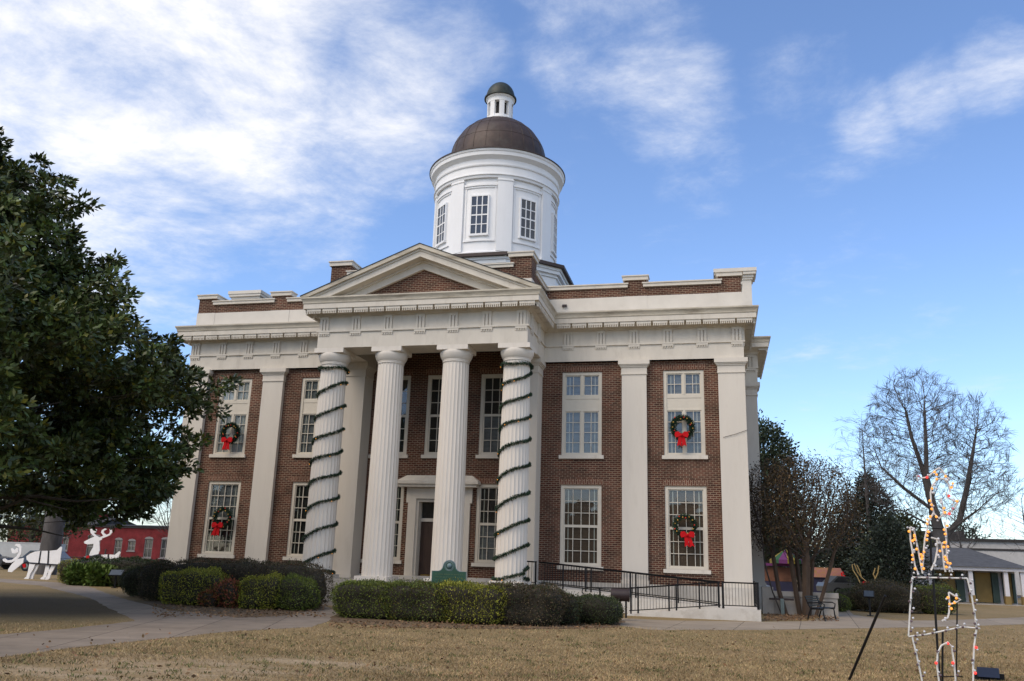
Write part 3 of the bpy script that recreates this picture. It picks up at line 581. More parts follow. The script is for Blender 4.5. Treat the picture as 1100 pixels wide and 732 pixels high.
def sheet(name, pix, mat, z, sub=2, jit=.05, pts=None):
    P = pts or [gp(*q) for q in pix]; Q = []
    for i in range(len(P)):                 # slightly ragged, worn edges
        a, b = Vector(P[i]), Vector(P[(i+1) % len(P)]); n = max(1, int((b-a).length/.5)); t = (b-a).normalized() if (b-a).length else Vector((1, 0))
        for k in range(n):
            q = a.lerp(b, k/n)+(Vector((-t.y, t.x))*random.uniform(-jit, jit) if k else Vector((0, 0))); Q.append((q.x, q.y))
    m = MB(); m.prism(Q, 'z', z-.3, z); return tag(m.build(name, mat), kind="structure")
sheet("walk_path", [(-60, 690), (0, 682), (60, 677), (145, 667.5), (95, 642), (45, 629.5), (-40, 622), (-40, 619), (60, 626), (95, 630), (124, 641), (145, 647), (189, 657), (255, 661), (300, 658), (322, 652), (350, 652), (362, 657), (366, 663), (352, 668), (335, 674), (255, 678), (153, 688.5), (73, 697), (0, 706.5), (-60, 716)], WALK, .004)
sheet("walk_path", [(668, 664.5), (720, 667), (820, 668.5), (868, 667.5), (888, 660), (896, 652), (880, 646), (896, 645), (908, 653), (918, 661), (960, 667), (1000, 667), (1050, 665.5), (1150, 661.5), (1150, 668), (1100, 671), (1000, 674), (900, 675.5), (820, 677), (700, 677), (662, 672)], WALK2, .008)
sheet("road", None, M("asphalt", (.06, .06, .062), .9, .2, 1), .005, pts=[(-200, 27), (-30, 27), (-30, 36), (-200, 36)])
sheet("road", None, bpy.data.materials["asphalt"], .006, pts=[(14, 46), (200, 60), (200, 72), (14, 58)])
MULCH = M("leaf_mulch", (.13, .085, .045), .95, .4, 6, .8, 30)
sheet("planting_bed", [(150, 648), (176, 652), (200, 657), (255, 664), (300, 662), (345, 655), (352, 648), (300, 640), (200, 640)], MULCH, .012, jit=.08)
sheet("planting_bed", [(352, 668), (420, 674), (520, 676), (600, 676), (665, 674), (672, 668), (640, 662), (500, 662), (362, 660)], MULCH, .012, jit=.08)
sheet("planting_bed", [(820, 667), (860, 666.5), (882, 661), (872, 655), (822, 656)], MULCH, .006, jit=.08)
# short winter grass and fallen leaves
WORN_SPOTS = [(*gp(215, 718), 3.0, 1.5), (*gp(120, 726), 2.4, 1.1), (*gp(60, 722), 1.8, .9), (*gp(340, 712), 2.2, .8)]
def blades(n, poly_px, h, name, mat, lo, hi):
    P = np.empty((0, 2)); 
    while len(P) < n:
        px = RNG.uniform(-40, 1140, n); py = 667+70*RNG.random(n)**.75
        ds = np.array(CF)[None]+((px-550)/FPX)[:, None]*np.array(CR)[None]-((py-366)/FPX)[:, None]*np.array(CU)[None]
        t = -EYE/ds[:, 2]; X = CX+ds[:, 0]*t; Y = CY+ds[:, 1]*t
        ok = np.ones(len(X), bool)
        # keep off the walks
        for poly in poly_px:
            ins = np.zeros(len(X), bool); j = len(poly)-1
            for i in range(len(poly)):
                xi, yi = poly[i]; xj, yj = poly[j]
                c = ((yi > py) != (yj > py)) & (px < (xj-xi)*(py-yi)/(yj-yi+1e-9)+xi); ins ^= c; j = i
            ok &= ~ins
        P = np.concatenate([P, np.stack([X, Y], 1)[ok]])
    for (bx, by, rx, ry) in WORN_SPOTS:      # thin grass on the worn earth
        e = np.hypot((P[:, 0]-bx)/rx, (P[:, 1]-by)/ry); P = P[RNG.random(len(P)) < np.clip(e-.25, .12, 1)]
    n = min(n, len(P)); P = P[:n]; a = RNG.uniform(0, 2*PI, n); hh = h*RNG.uniform(.5, 1.3, n); w = .008
    lean = RNG.normal(0, .7, (n, 2))*hh[:, None]
    A = np.stack([P[:, 0]-w*np.cos(a), P[:, 1]-w*np.sin(a), np.zeros(n)], 1); B = np.stack([P[:, 0]+w*np.cos(a), P[:, 1]+w*np.sin(a), np.zeros(n)], 1)
    Cc = np.stack([P[:, 0]+lean[:, 0], P[:, 1]+lean[:, 1], hh], 1)
    V = np.stack([A, B, Cc], 1).reshape(-1, 3); F = np.arange(3*n).reshape(n, 3)
    me = np_mesh(name, V, F); set_tone(me, tones(n, lo, hi)); o = link(name, me, mat); tag(o, "short tan winter grass of the courthouse lawn", "grass", kind="stuff"); return o
GRASS = M("straw_grass", (.35, .255, .135), .9, .38, .7, tone=1, spec=.1)
PW1 = [(-60, 690), (0, 682), (60, 677), (145, 667.5), (255, 661), (366, 660), (335, 674), (255, 678), (153, 688.5), (73, 697), (0, 706.5), (-60, 716)]
PW2 = [(662, 664), (820, 667.5), (1000, 666), (1150, 660), (1150, 669), (1000, 675), (820, 678), (662, 673)]
BARE = [(90, 724), (130, 706), (240, 703), (285, 712), (260, 728), (150, 733)]
blades(110000, [PW1, PW2], .034, "lawn_grass", GRASS, .6, 1.3)
LEAFM = M("dead_leaf", (.17, .10, .05), .85, .3, 5, tone=1)
def litter(n, region, name, label):
    pts = []
    while len(pts) < n: pts += [region() for _ in range(n)]
    P = np.array([(x, y, .03+.02*random.random()) for x, y in pts[:n]]); D = RNG.normal(0, 1, (n, 3)); D[:, 2] *= .25
    V, F = leaves(P, norm(D), .085, .05, .1); me = np_mesh(name, V, F); set_tone(me, tones(n, .5, 1.6)); o = link(name, me, LEAFM); tag(o, label, "fallen leaves", kind="stuff")
def weeds(n):
    def inside(px, py, poly):
        c = False; j = len(poly)-1
        for i in range(len(poly)):
            (xi, yi), (xj, yj) = poly[i], poly[j]
            if (yi > py) != (yj > py) and px < (xj-xi)*(py-yi)/(yj-yi)+xi: c = not c
            j = i
        return c
    P = []
    while len(P) < n:
        px, py = random.uniform(-20, 1120), 672+60*random.random()
        if not inside(px, py-2, PW1) and not inside(px, py, PW1) and not inside(px, py-1, PW2): P.append((*gp(px, py), 0.))
    P = np.array(P); P = np.repeat(P, 14, 0); P[:, :2] += RNG.normal(0, .07, (len(P), 2)); D = np.tile([0, 0, 1.], (len(P), 1))
    V, F = leaves(P, D, .06, .016, .7); me = np_mesh("lawn_weeds", V, F); set_tone(me, tones(len(P), .5, 1.4)); o = link("lawn_weeds", me, M("weed_leaf", (.11, .115, .035), .8, .3, 1, tone=1)); tag(o, "low green weed tufts dotted through the tan lawn", "weeds", kind="stuff")
weeds(420)
litter(260, lambda: gp(random.uniform(0, 1100), 676+56*random.random()**1.2), "lawn_leaves", "brown leaves scattered over the open lawn")
litter(2600, lambda: random.choice([gp(random.uniform(165, 350), random.uniform(650, 664)), gp(random.uniform(355, 668), random.uniform(668, 677)), gp(random.uniform(822, 900), random.uniform(657, 668))]), "bed_leaves", "brown fallen leaves gathered under hedges and crape myrtle")
# ================================================================== GARLANDS AND WREATHS
def needles(path, per, rad, ln):
    P = []; D = []
    for i in range(len(path)-1):
        a, b = np.array(path[i]), np.array(path[i+1]); t = norm((b-a)[None])[0]
        k = max(1, int(np.linalg.norm(b-a)*per)); u = RNG.random((k, 1)); d = RNG.normal(0, 1, (k, 3)); d -= (d@t)[:, None]*t; d = norm(d)
        P.append(a+(b-a)*u+d*rad*.5); D.append(d+t*.5)
    return np.concatenate(P), np.concatenate(D)
bulb_proto = {}
def bulb(parent, p, mat, r=.022, name="light_bulb"):
    key = (mat.name, r)
    if key not in bulb_proto:
        m = MB(); m.ball((0, 0, 0), r, 6, 4); o = m.build(name, mat, parent, p, smooth=180); bulb_proto[key] = o; return o
    o = bulb_proto[key].copy(); o.name = name; COL.objects.link(o); o.parent = parent; o.location = p; return o
def rcol(z): t = (z-1.03)/(9.42-1.03); return .60-.075*max(0, t)**1.35
def garland(cx, label, turns, phase):
    path = []; cy = -2.85
    for i in range(41): a = 2*PI*i/40; path.append((cx+.60*math.cos(a), cy-.60*math.sin(a), 9.25+.035*math.sin(3*a)))
    n = int(turns*36); zt, zb = 9.2, 1.30
    for i in range(n+1):
        t = i/n; a = phase+2*PI*turns*t; z = zt-(zt-zb)*t-.32*math.exp(-t*turns*2.2)*min(1, t*turns*4)+.10*math.sin(i*.031+phase*3)+.035*math.sin(i*.37)+.07*math.cos(a)*min(1, t*turns*2); r = rcol(z)+.035; path.append((cx+r*math.cos(a), cy-r*math.sin(a), z))
    a0 = phase+2*PI*turns
    for i in range(34): a = a0+2*PI*i/33; path.append((cx+.66*math.cos(a), cy-.66*math.sin(a), 1.12+.16*max(0, 1-i/8)+.04*math.sin(2*a)))
    base = (cx, cy, 1.03); g = thing("garland", base, label, "garland", "lit garlands wound round the outer portico columns")
    loc = [tuple(np.array(p)-base) for p in path]
    m = MB(); m.tube(loc, [.022+.009*math.sin(i*1.7)+.008*math.sin(i*4.1) for i in range(len(loc))], 5); m.build("stem", NEEDLE_D, g)
    P, D = needles(loc, 460, .04, .1); V, F = leaves(P, D, .075, .02, .6); me = np_mesh("foliage", V, F); set_tone(me, tones(len(P), .5, 1.6)); link("foliage", me, NEEDLE, g)
    k = 0
    for i in range(4, len(loc), 5):
        q = Vector(loc[i])-Vector((0, 0, .06)); d = Vector((q.x, q.y, 0)).normalized()*.05; bulb(g, q+d, ORANGE if random.random() < .3 else DIMB, .018); k += 1
        if k >= 90: break
NEEDLE_D = M("dark_fir_stem", (.014, .028, .015), .9, .3, 9)
garland(colx[0], "dark green lit garland spiralling round the leftmost fluted column beside the stair", 8.2, PI*.9)
garland(colx[3], "dark green lit garland spiralling round the rightmost fluted column beside the ramp railing", 8.2, PI*1.75)
def wreath(p, tilt, dens, label, bowoff):
    w = thing("christmas_wreath", p, label, "wreath", "wreaths hung on the outer windows"); R = .385
    ringp = [(R*math.cos(a), -.02, R*math.sin(a)) for a in np.linspace(0, 2*PI, 49)]
    m = MB(); m.tube(ringp[:-1], .055, 6, True); m.build("wire_ring", NEEDLE_D, w)
    P, D = needles(ringp, dens, .07, .1); D[:, 1] -= .3; V, F = leaves(P, D, .12, .026, .6); me = np_mesh("foliage", V, F); set_tone(me, tones(len(P), .5, 1.9)); link("foliage", me, NEEDLE, w)
    for k in range(15):
        a = 2*PI*(k+.3)/15; q = (R*math.cos(a)+random.uniform(-.07, .07), -.11, R*math.sin(a)+random.uniform(-.07, .07)); bulb(w, q, (ORN_R, ORN_G, ORN_G, ORN_R, ORN_G)[k % 5], .032, "ornament")
    m = MB(); bz = -R+.02; bx, by = bowoff, -.16
    for s in (-1, 1):                       # two loops and two tails, folded ribbon
        lp = [(0, .05), (s*.12, .16), (s*.25, .14), (s*.28, .01), (s*.23, -.09), (s*.10, -.05), (0, -.04)]
        m.prism([(bx+a, bz+b) for a, b in (lp if s < 0 else lp[::-1])], 'y', by-.05, by+.01)
        tl = [(0, .02), (s*.12, -.06), (s*.19+tilt, -.44), (s*.09+tilt, -.38), (tilt+s*.015, -.45), (0, -.06)]
        m.prism([(bx+a, bz+b) for a, b in (tl if s > 0 else tl[::-1])], 'y', by-.02+s*.008, by+.012+s*.008)
    m.ball((bx, by-.05, bz+.01), .055, 8, 6); m.build("ribbon_bow", RED, w)
wreath((10.23, .06, 7.24), .0, 900, "green wreath with red bow on the upstairs window at the right end", -.03)
wreath((10.26, .06, 3.30), .08, 420, "thin wreath with red bow on the ground floor window at the right end", .09)
wreath((-10.2, .06, 7.06), -.02, 900, "green wreath with red bow on the upstairs window nearest the magnolia", -.05)
wreath((-10.12, .06, 3.24), -.08, 420, "thin wreath with red bow on the leftmost ground floor window above the hedge", -.12)
# ================================================================== RAMP AND RAILING
ramp = thing("access_ramp", (8.5, -1.7, 0), "pale concrete switchback ramp along the right wing of the courthouse", "ramp")
def R3(p): return (p[0]-8.5, p[1]+1.7, p[2])
def slab(x0, x1, y0, y1, za0, za1, zb0=-.3):
    m = MB(); v = [(x0, y0, zb0), (x1, y0, zb0), (x1, y1, zb0), (x0, y1, zb0), (x0, y0, za0), (x1, y0, za1), (x1, y1, za1), (x0, y1, za0)]
    m.add([R3(q) for q in v], [(0, 3, 2, 1), (4, 5, 6, 7), (0, 1, 5, 4), (1, 2, 6, 5), (2, 3, 7, 6), (3, 0, 4, 7)]); return m
slab(4.36, 11.4, -1.62, -.08, .90, .36).build("upper_run", RAMPC, ramp)
slab(8.2, 11.4, -3.05, -1.64, .015, .355).build("lower_run", RAMPC, ramp)
slab(11.402, 12.86, -3.05, -.08, .358, .358).build("landing", RAMPC, ramp)
m = slab(8.6, 11.4, -3.07, -3.0, .085, .40); m.v += slab(11.4, 12.88, -3.07, -3.0, .40, .40).v; m.f += [tuple(i+8 for i in f) for f in m.f[:6]]; m.build("kerb", RAMPC, ramp)
rail = thing("ramp_railing", (8.5, -1.7, 0), "black iron railing with thin balusters along the switchback ramp", "railing")
def rail_run(pts, name="rail_panel", base=.06, top=.86):
    m = MB()
    for i in range(len(pts)-1):
        a, b = Vector(pts[i]), Vector(pts[i+1]); Ln = (b-a).length
        for h, r in ((top, .026), (top-.11, .012) if False else (top, .026), (base+.03, .018)): m.tube([R3(a+Vector((0, 0, h))), R3(b+Vector((0, 0, h)))], r, 6)
        n = max(2, int(Ln/.105))
        for k in range(1, n): q = a.lerp(b, k/n); m.tube([R3(q+Vector((0, 0, base+.03))), R3(q+Vector((0, 0, top)))], .0095, 4)
    return m.build(name, IRON, rail)
def post(p, h=.9, r=.028): m = MB(); q = R3(p); m.box(q[0]-r, q[0]+r, q[1]-r, q[1]+r, q[2]-.02, q[2]+h); m.build("post", IRON, rail)
up = [(4.75, -1.60, .885), (11.5, -1.60, .35)]; low = [(8.35, -3.03, .08), (11.55, -3.03, .40)]; land = [(11.62, -3.03, .40), (12.8, -3.03, .40), (12.8, -.2, .40)]
rail_run(up); rail_run(low); rail_run(land)
rail_run([(4.2, -1.60, .9), (4.6, -1.60, .89)])
back = [(4.6, -.14, .885), (11.5, -.14, .36), (12.75, -.14, .36)]; rail_run(back[:2])
for p in [(4.2, -1.6, .88), (4.62, -1.6, .88)]: post(p)
for t in (.14, .27, .30, .52, .55, .78, .995): post(Vector(up[0]).lerp(Vector(up[1]), t)-Vector((0, 0, .0)))
for t in (.02, .10, .44, .52, .77, .98): post(Vector(low[0]).lerp(Vector(low[1]), t))
for p in land: post(p, .9, .04)
for k in range(5): post((12.8, -3.03+.1*k, .40), .86, .02)
m = MB(); e = Vector((8.35, -3.03, .94)); m.tube([R3(e), R3(e+Vector((-.8, 0, -.02))), R3(e+Vector((-1.5, 0, -.03))), R3(e+Vector((-1.68, 0, -.09))), R3(e+Vector((-1.7, 0, -.2))), R3(e+Vector((-1.6, 0, -.3))), R3(e+Vector((-1.3, 0, -.32))), R3(e+Vector((-.9, 0, -.32)))], .022, 6); m.build("handrail_loop", IRON, rail, smooth=60)
post((7.3, -3.03, 0.0), .9)
# ================================================================== THINGS IN THE BEDS
mk_ = thing("historic_marker", (3.57, -9.45, -.07), "green metal historic marker with curved top and round seal behind the hedge", "marker sign")
GREENSIGN = M("green_sign_paint", (.022, .072, .045), .5, .15, 3); SIGNEDGE = M("sign_rim_paint", (.14, .20, .21), .5, .1, 6); SIGNTXT = M("sign_raised_letters", (.07, .12, .06), .5, .1, 6)
def outline(sc=1.): 
    pts = [(-.54, .62), (-.54, 1.47), (-.33, 1.47), (-.26, 1.50), (-.21, 1.56)]
    pts += [(.19*math.cos(a), 1.62+.17*math.sin(a)) for a in np.linspace(PI*.97, PI*.03, 13)]
    return pts+[(.21, 1.56), (.26, 1.50), (.33, 1.47), (.54, 1.47), (.54, .62)]
o = outline(); m = MB(); m.prism([(x, z) for x, z in o], 'y', -.018, .03); pl = m.build("plate", GREENSIGN, mk_)
m = MB(); m.tube([(x, -.012, z) for x, z in o], .013, 5, True); m.build("rim", SIGNEDGE, pl)
m = MB(); m.tube([(.12*math.cos(a), -.02, 1.63+.12*math.sin(a)) for a in np.linspace(0, 2*PI, 25)[:-1]], .012, 5, True); m.ball((0, -.005, 1.63), .085, 14, 8); m.tube([(.155*math.cos(a), -.018, 1.63+.145*math.sin(a)) for a in np.linspace(0, 2*PI, 25)[:-1]], .008, 5, True); m.build("seal", SIGNEDGE, pl)
m = MB()
for r in range(9):                          # rows of cast lettering too small to read in the photograph
    z = 1.38-r*.082; x = -.45+random.uniform(0, .05)
    while x < .42: w = random.uniform(.012, .02); m.box(x, x+w, -.024, -.016, z-.016, z+.016); x += w+random.choice((.012, .012, .012, .04))
m.build("lettering", SIGNTXT, pl)
m = MB(); m.lathe([(.045, 0), (.045, .62)], 0, 0, 12); m.build("post", IRON, mk_)
def drum_light(p, label, rz=0.):
    t = thing("flood_light", p, label, "flood light", "brown flood lights by the right hedge", rz); m = MB()
    ax = [(-.29, 0, .70), (.29, 0, .70)]; m.tube([(-.30, 0, .70), (-.29, 0, .70), (.24, 0, .70), (.25, 0, .70), (.30, 0, .70)], [.17, .20, .20, .215, .215], 20); m.build("housing", DBROWN, t, smooth=40)
    m = MB(); m.tube([(.302, 0, .70), (.306, 0, .70)], [.19, .19], 20); m.build("lens", PALEMETAL, t)
    m = MB(); m.box(-.03, .03, -.03, .03, 0, .52); m.box(-.10, .10, -.10, .10, 0, .03); m.box(.16, .22, -.03, .03, 0, .52); m.build("post", IRON, t)
    return t
drum_light((8.36, -6.1, .10), "dark brown drum shaped flood light on a short post beside the rounded bush", .15)
t = thing("flood_light", (6.4, -7.0, 0), "low brown flood light box showing above the purple end of the hedge", "flood light", "brown flood lights by the right hedge")
m = MB(); m.prism([(-.3, .62), (.3, .62), (.34, .80), (-.26, .88), (-.32, .8)], 'y', -.15, .15); m.build("housing", DBROWN, t); m = MB(); m.box(-.03, .03, -.03, .03, 0, .62); m.build("post", IRON, t)
def plaque(p, label, rz, h=.75, w=.42):
    t = thing("plaque_stand", p, label, "plaque", None, rz); m = MB(); m.box(-.035, .035, -.035, .035, 0, h); m.box(-.12, .12, -.1, .1, 0, .03); m.build("post", IRON, t)
    m = MB(); m.prism([(-.16, h-.02), (.14, h+.22), (.12, h+.26), (-.18, h+.02)], 'x', -w/2, w/2); f = m.build("frame", IRON, t)
    m = MB(); m.add([(-w/2+.03, -.175, h+.036), (w/2-.03, -.175, h+.036), (w/2-.03, .105, h+.26), (-w/2+.03, .105, h+.26)], [(0, 1, 2, 3)]); m.build("panel", PANEL, f)
PANEL = M("blue_grey_plaque", (.06, .075, .09), .5, .15, 5)
q = gp(935, 662); plaque((q[0], q[1], 0), "dark pedestal plaque with slanted face on the lawn by the far right hedge", -.2, .75, .42)
q = gp(123, 632); plaque((q[0], q[1], 0), "small slanted pale plaque in front of the oval hedge on the left", .3, .55, .6)
# bench
def bench(p, rz):
    t = thing("park_bench", p, "black slatted iron bench facing the walk beside the crape myrtle", "bench", None, rz)
    for s in (-.62, .62):
        m = MB(); m.tube([(s, -.30, 0), (s, -.26, .20), (s, -.24, .40), (s, -.05, .42), (s, .2, .40), (s, .30, .60), (s, .38, .84)], .026, 6); m.tube([(s, .34, 0), (s, .28, .2), (s, .2, .40)], .026, 6); m.tube([(s, -.26, .41), (s, -.3, .58), (s, -.2, .63), (s, .30, .62)], .022, 6); m.build("side_frame", IRON, t, smooth=60)
    m = MB()
    for k in range(6): m.box(-.7, .7, -.25+k*.075, -.195+k*.075, .43, .455)
    m.build("seat", IRON, t); m = MB()
    for k in range(5):
        u = k/4; m.box(-.7, .7, .215+u*.14, .235+u*.14, .50+u*.30-.0, .55+u*.30)
    m.build("backrest", IRON, t)
bench((15.15, -.5, 0), math.radians(66))
# low garden wall with pipe stand, right of the courthouse
lw = thing("garden_wall", (14.4, 2.6, 0), "weathered low concrete wall joining the right side of the courthouse", "wall")
m = MB(); m.box(-.75, 1.7, 0, .28, -.2, .70); m.build("wall_face", CONC, lw); m = MB(); m.box(-.80, 1.74, -.05, .33, .702, .90); m.build("coping", CONC, lw); m = MB(); m.box(-1.2, -.76, -.1, .5, -.2, 1.05); m.build("pier", CONC, lw)
t = thing("utility_stand", (13.95, 2.3, 0), "pale green utility pipe stand with crossbar before the low wall", "utility stand"); m = MB(); m.box(-.07, .07, -.05, .05, 0, .62); m.build("post", PALEMETAL, t); m = MB(); m.box(-.5, .45, -.03, .03, .56, .64); m.build("crossbar", DBROWN, t)
# ================================================================== HEDGES AND SHRUBS
INNER = M("hedge_inner_twigs", (.028, .024, .016), .95, .4, 6)
def leafmat(name, c, var=.25, spec=.25, rough=.6):
    m = M(name, c, rough, var, 1.2, tone=1, spec=spec); return m
LG = leafmat("boxwood_leaf", (.10, .125, .026)); LYG = leafmat("yellow_green_leaf", (.24, .235, .030)); LP = leafmat("purple_leaf", (.08, .06, .034)); LD = leafmat("dark_green_leaf", (.045, .058, .025)); LR = leafmat("red_leaf", (.24, .07, .038)); LT = leafmat("grass_tuft_leaf", (.10, .15, .03))
def surf(n, w, d, h, sq):                   # points and normals on a clipped, rounded hedge volume
    a = RNG.uniform(0, 2*PI, n*3); u = RNG.uniform(-.95, 1, n*3); c = np.sqrt(1-u*u)
    D = np.stack([np.cos(a)*c, np.sin(a)*c, u], 1); k = (np.abs(D[:, 0])**sq+np.abs(D[:, 1])**sq+np.abs(D[:, 2])**sq)**(-1/sq)
    P = D*k[:, None]; nn = np.sign(P)*np.abs(P)**(sq-1)/np.array([w, d, h]); nn = norm(nn)
    ar = w*d*h*np.linalg.norm(np.sign(P)*np.abs(P)**(sq-1)/np.array([w, d, h]), axis=1)*k**3
    keep = RNG.random(n*3) < ar/np.percentile(ar, 97); P, nn = P[keep][:n], nn[keep][:n]
    P = P*np.array([w/2, d/2, h/2]); return P, nn
def wob(P, ph, amp): return amp*(np.sin(P[:, 0]*3.1+ph)*np.cos(P[:, 2]*3.7+ph*2)+.6*np.sin(P[:, 0]*6.7+P[:, 1]*5+ph)+.5*np.cos(P[:, 2]*8+P[:, 1]*4))
def shrub(name, p, w, d, h, mat, n, label, cat, rz=0., sq=3.0, leaf=.055, amp=.05, extra=None, ep=0., group=None, top=None):
    t = thing(name, (p[0], p[1], 0), label, cat, group, rz); ph = random.uniform(0, 9)
    m = MB(); nu, nv = 40, 18; vs = []
    for j in range(nv+1):
        for i in range(nu):
            a = 2*PI*i/nu; e = -PI/2+PI*j/nv; D = np.array([math.cos(a)*math.cos(e), math.sin(a)*math.cos(e), math.sin(e)]); k = (np.abs(D)**sq).sum()**(-1/sq); q = D*k*np.array([w/2, d/2, h/2])*.93; vs.append(q)
    vs = np.array(vs); vs += norm(vs)*wob(vs, ph, amp)[:, None]; vs[:, 2] = np.maximum(vs[:, 2]+h/2, -.05)
    m.add([tuple(v) for v in vs], [(j*nu+i, j*nu+(i+1) % nu, (j+1)*nu+(i+1) % nu, (j+1)*nu+i) for j in range(nv) for i in range(nu)]); m.build("branches", INNER, t, smooth=180)
    P, nn = surf(n, w, d, h, sq); P = P+nn*(wob(P, ph, amp)+RNG.normal(-.01, .028, len(P))+np.where(RNG.random(len(P)) < .06, RNG.uniform(.02, .13, len(P)), 0))[:, None]; P[:, 2] += h/2; ok = P[:, 2] > .03; P, nn = P[ok], nn[ok]
    V, F = leaves(P, nn*.6+np.array([0, 0, .5]), leaf, leaf*.55, .55); me = np_mesh("foliage", V, F)
    T = tones(len(P), .5, 1.5, extra, ep)
    set_tone(me, T); link("foliage", me, mat, t)
    return t
# right hedge, left to right
HG = "shrubs clipped into the long hedge before the steps"
shrub("hedge_shrub", (1.5, -10.1), 2.3, 1.5, 1.0, LG, 10500, "green clipped end shrub of the hedge in front of the steps", "shrub", .03, sq=4.6, amp=.055, extra=(1.6, 1.5, .8), ep=.2, group=HG)
shrub("hedge_shrub", (3.05, -10.2), 2.35, 1.45, 1.02, LG, 10500, "dark green clipped shrub in the hedge just left of the green marker", "shrub", .0, sq=4.6, amp=.055, extra=(1.3, .8, .6), ep=.15, group=HG)
shrub("hedge_shrub", (4.55, -10.15), 2.2, 1.5, 1.05, LYG, 10500, "yellow green clipped shrub in the hedge just right of the green marker", "shrub", .05, sq=4.6, amp=.055, extra=(.45, .5, .6), ep=.35, group=HG)
shrub("hedge_shrub", (5.95, -9.8), 2.3, 1.45, 1.07, LP, 10500, "dull purple clipped shrub in the hedge before the right wound column", "shrub", .15, sq=4.6, amp=.055, extra=(.5, .9, .5), ep=.2, group=HG)
shrub("round_bush", (6.85, -9.0), 1.25, 1.25, .90, LD, 6000, "dark green rounded bush between the purple shrub and the ball bush", "bush", .3, 2.8, amp=.03, extra=(1.5, .8, .7), ep=.25)
shrub("round_bush", (7.85, -8.1), 1.55, 1.4, .80, LD, 8000, "dark green ball shaped bush at the right end of the hedge", "bush", .0, 2.7, amp=.025, extra=(1.4, 1.4, .9), ep=.2, leaf=.045)
# left hedge
shrub("purple_hedge", (-4.6, -7.0), 6.4, 1.5, 1.42, LP, 20000, "long purple brown hedge against the left wing of the courthouse", "hedge", -.06, 5, amp=.05, extra=(.5, .85, .5), ep=.15)
shrub("hedge_shrub", (-8.1, -6.8), 1.2, 1.4, 1.34, LP, 6000, "dark maroon clipped shrub at the left end behind the yellow green one", "shrub", 0, amp=.05, extra=(.5, .8, .5), ep=.3)
shrub("hedge_shrub", (-5.75, -8.2), 2.15, 1.5, 1.12, LYG, 9500, "broad yellow green shrub in front of the purple hedge, left of the red one", "shrub", .0, 3.6, amp=.06, extra=(.45, .55, .7), ep=.2)
shrub("hedge_shrub", (-3.0, -8.6), 1.5, 1.3, 1.05, LYG, 6500, "yellow green rounded shrub directly right of the red leaved one", "shrub", .0, 3.2, amp=.06, extra=(.45, .55, .6), ep=.2)
shrub("hedge_shrub", (-1.95, -8.4), 1.3, 1.25, 1.0, LG, 6000, "mid green shrub near the steps, right of the yellow green pair", "shrub", .0, 3.2, amp=.06, extra=(1.5, 1.5, .7), ep=.2)
shrub("red_shrub", (-3.95, -8.75), 1.25, 1.0, .82, LR, 2600, "low loose shrub with dull red and green leaves", "shrub", 0, 2.2, .08, .09, (.4, .9, .3), .45)
shrub("red_shrub", (-4.75, -8.9), .7, .6, .55, LR, 900, "smallest red leaved shrub at the foot of the broad yellow green one", "shrub", 0, 2.2, .08, .09, (.4, .9, .3), .6)
shrub("round_bush", (-9.95, -5.3), 1.35, 1.3, 1.05, LD, 6000, "dark green ball bush left of the maroon shrub beside the path", "bush", 0, 2.5, amp=.03, leaf=.05)
shrub("oval_hedge", (-17.2, 3.2), 5.1, 2.2, 1.24, LD, 12000, "long dark oval hedge with two reindeer cutouts behind it", "hedge", .25, 3, .07, .06, (.45, .8, .45), .45)
shrub("grass_tuft", (-17.6, 1.5), 2.2, 1.2, .85, LT, 2500, "bright green arching grass tuft in front of the oval hedge", "grass tuft", 0, 2.2, .28, .1)
shrub("hedge_shrub", (-19.7, 2.6), .9, 1.2, 1.15, LYG, 2500, "yellow green shrub at the left tip of the oval hedge", "shrub", 0, 3, .06, .05)
shrub("round_bush", (-15.6, 1.6), 1.9, 1.2, .85, LD, 4000, "low dark round bush at the right front of the oval hedge", "bush", 0, 2.6, .06, .04)
# right, far beds
shrub("far_hedge", (19.0, 8.9), 3.0, 2.0, 1.30, LP, 9000, "dark maroon rounded hedge across the walk on the right", "hedge", .1, 3, .06, .07, (.45, .7, .45), .4)
shrub("far_hedge", (21.1, 9.3), 1.9, 1.6, 1.22, LG, 6000, "green rounded hedge behind the light sculpture box", "hedge", .1, 3, .06, .06, (1.3, 1.2, .8), .2)
shrub("round_bush", (16.6, 7.2), 1.2, 1.0, .75, LG, 3000, "small green bush right of the park bench", "bush", 0, 2.6, .06, .05)
shrub("round_bush", (17.4, 9.2), 1.3, 1.0, .95, LD, 3000, "small dark bush between the bench and the maroon hedge", "bush", 0, 2.6, .06, .05)
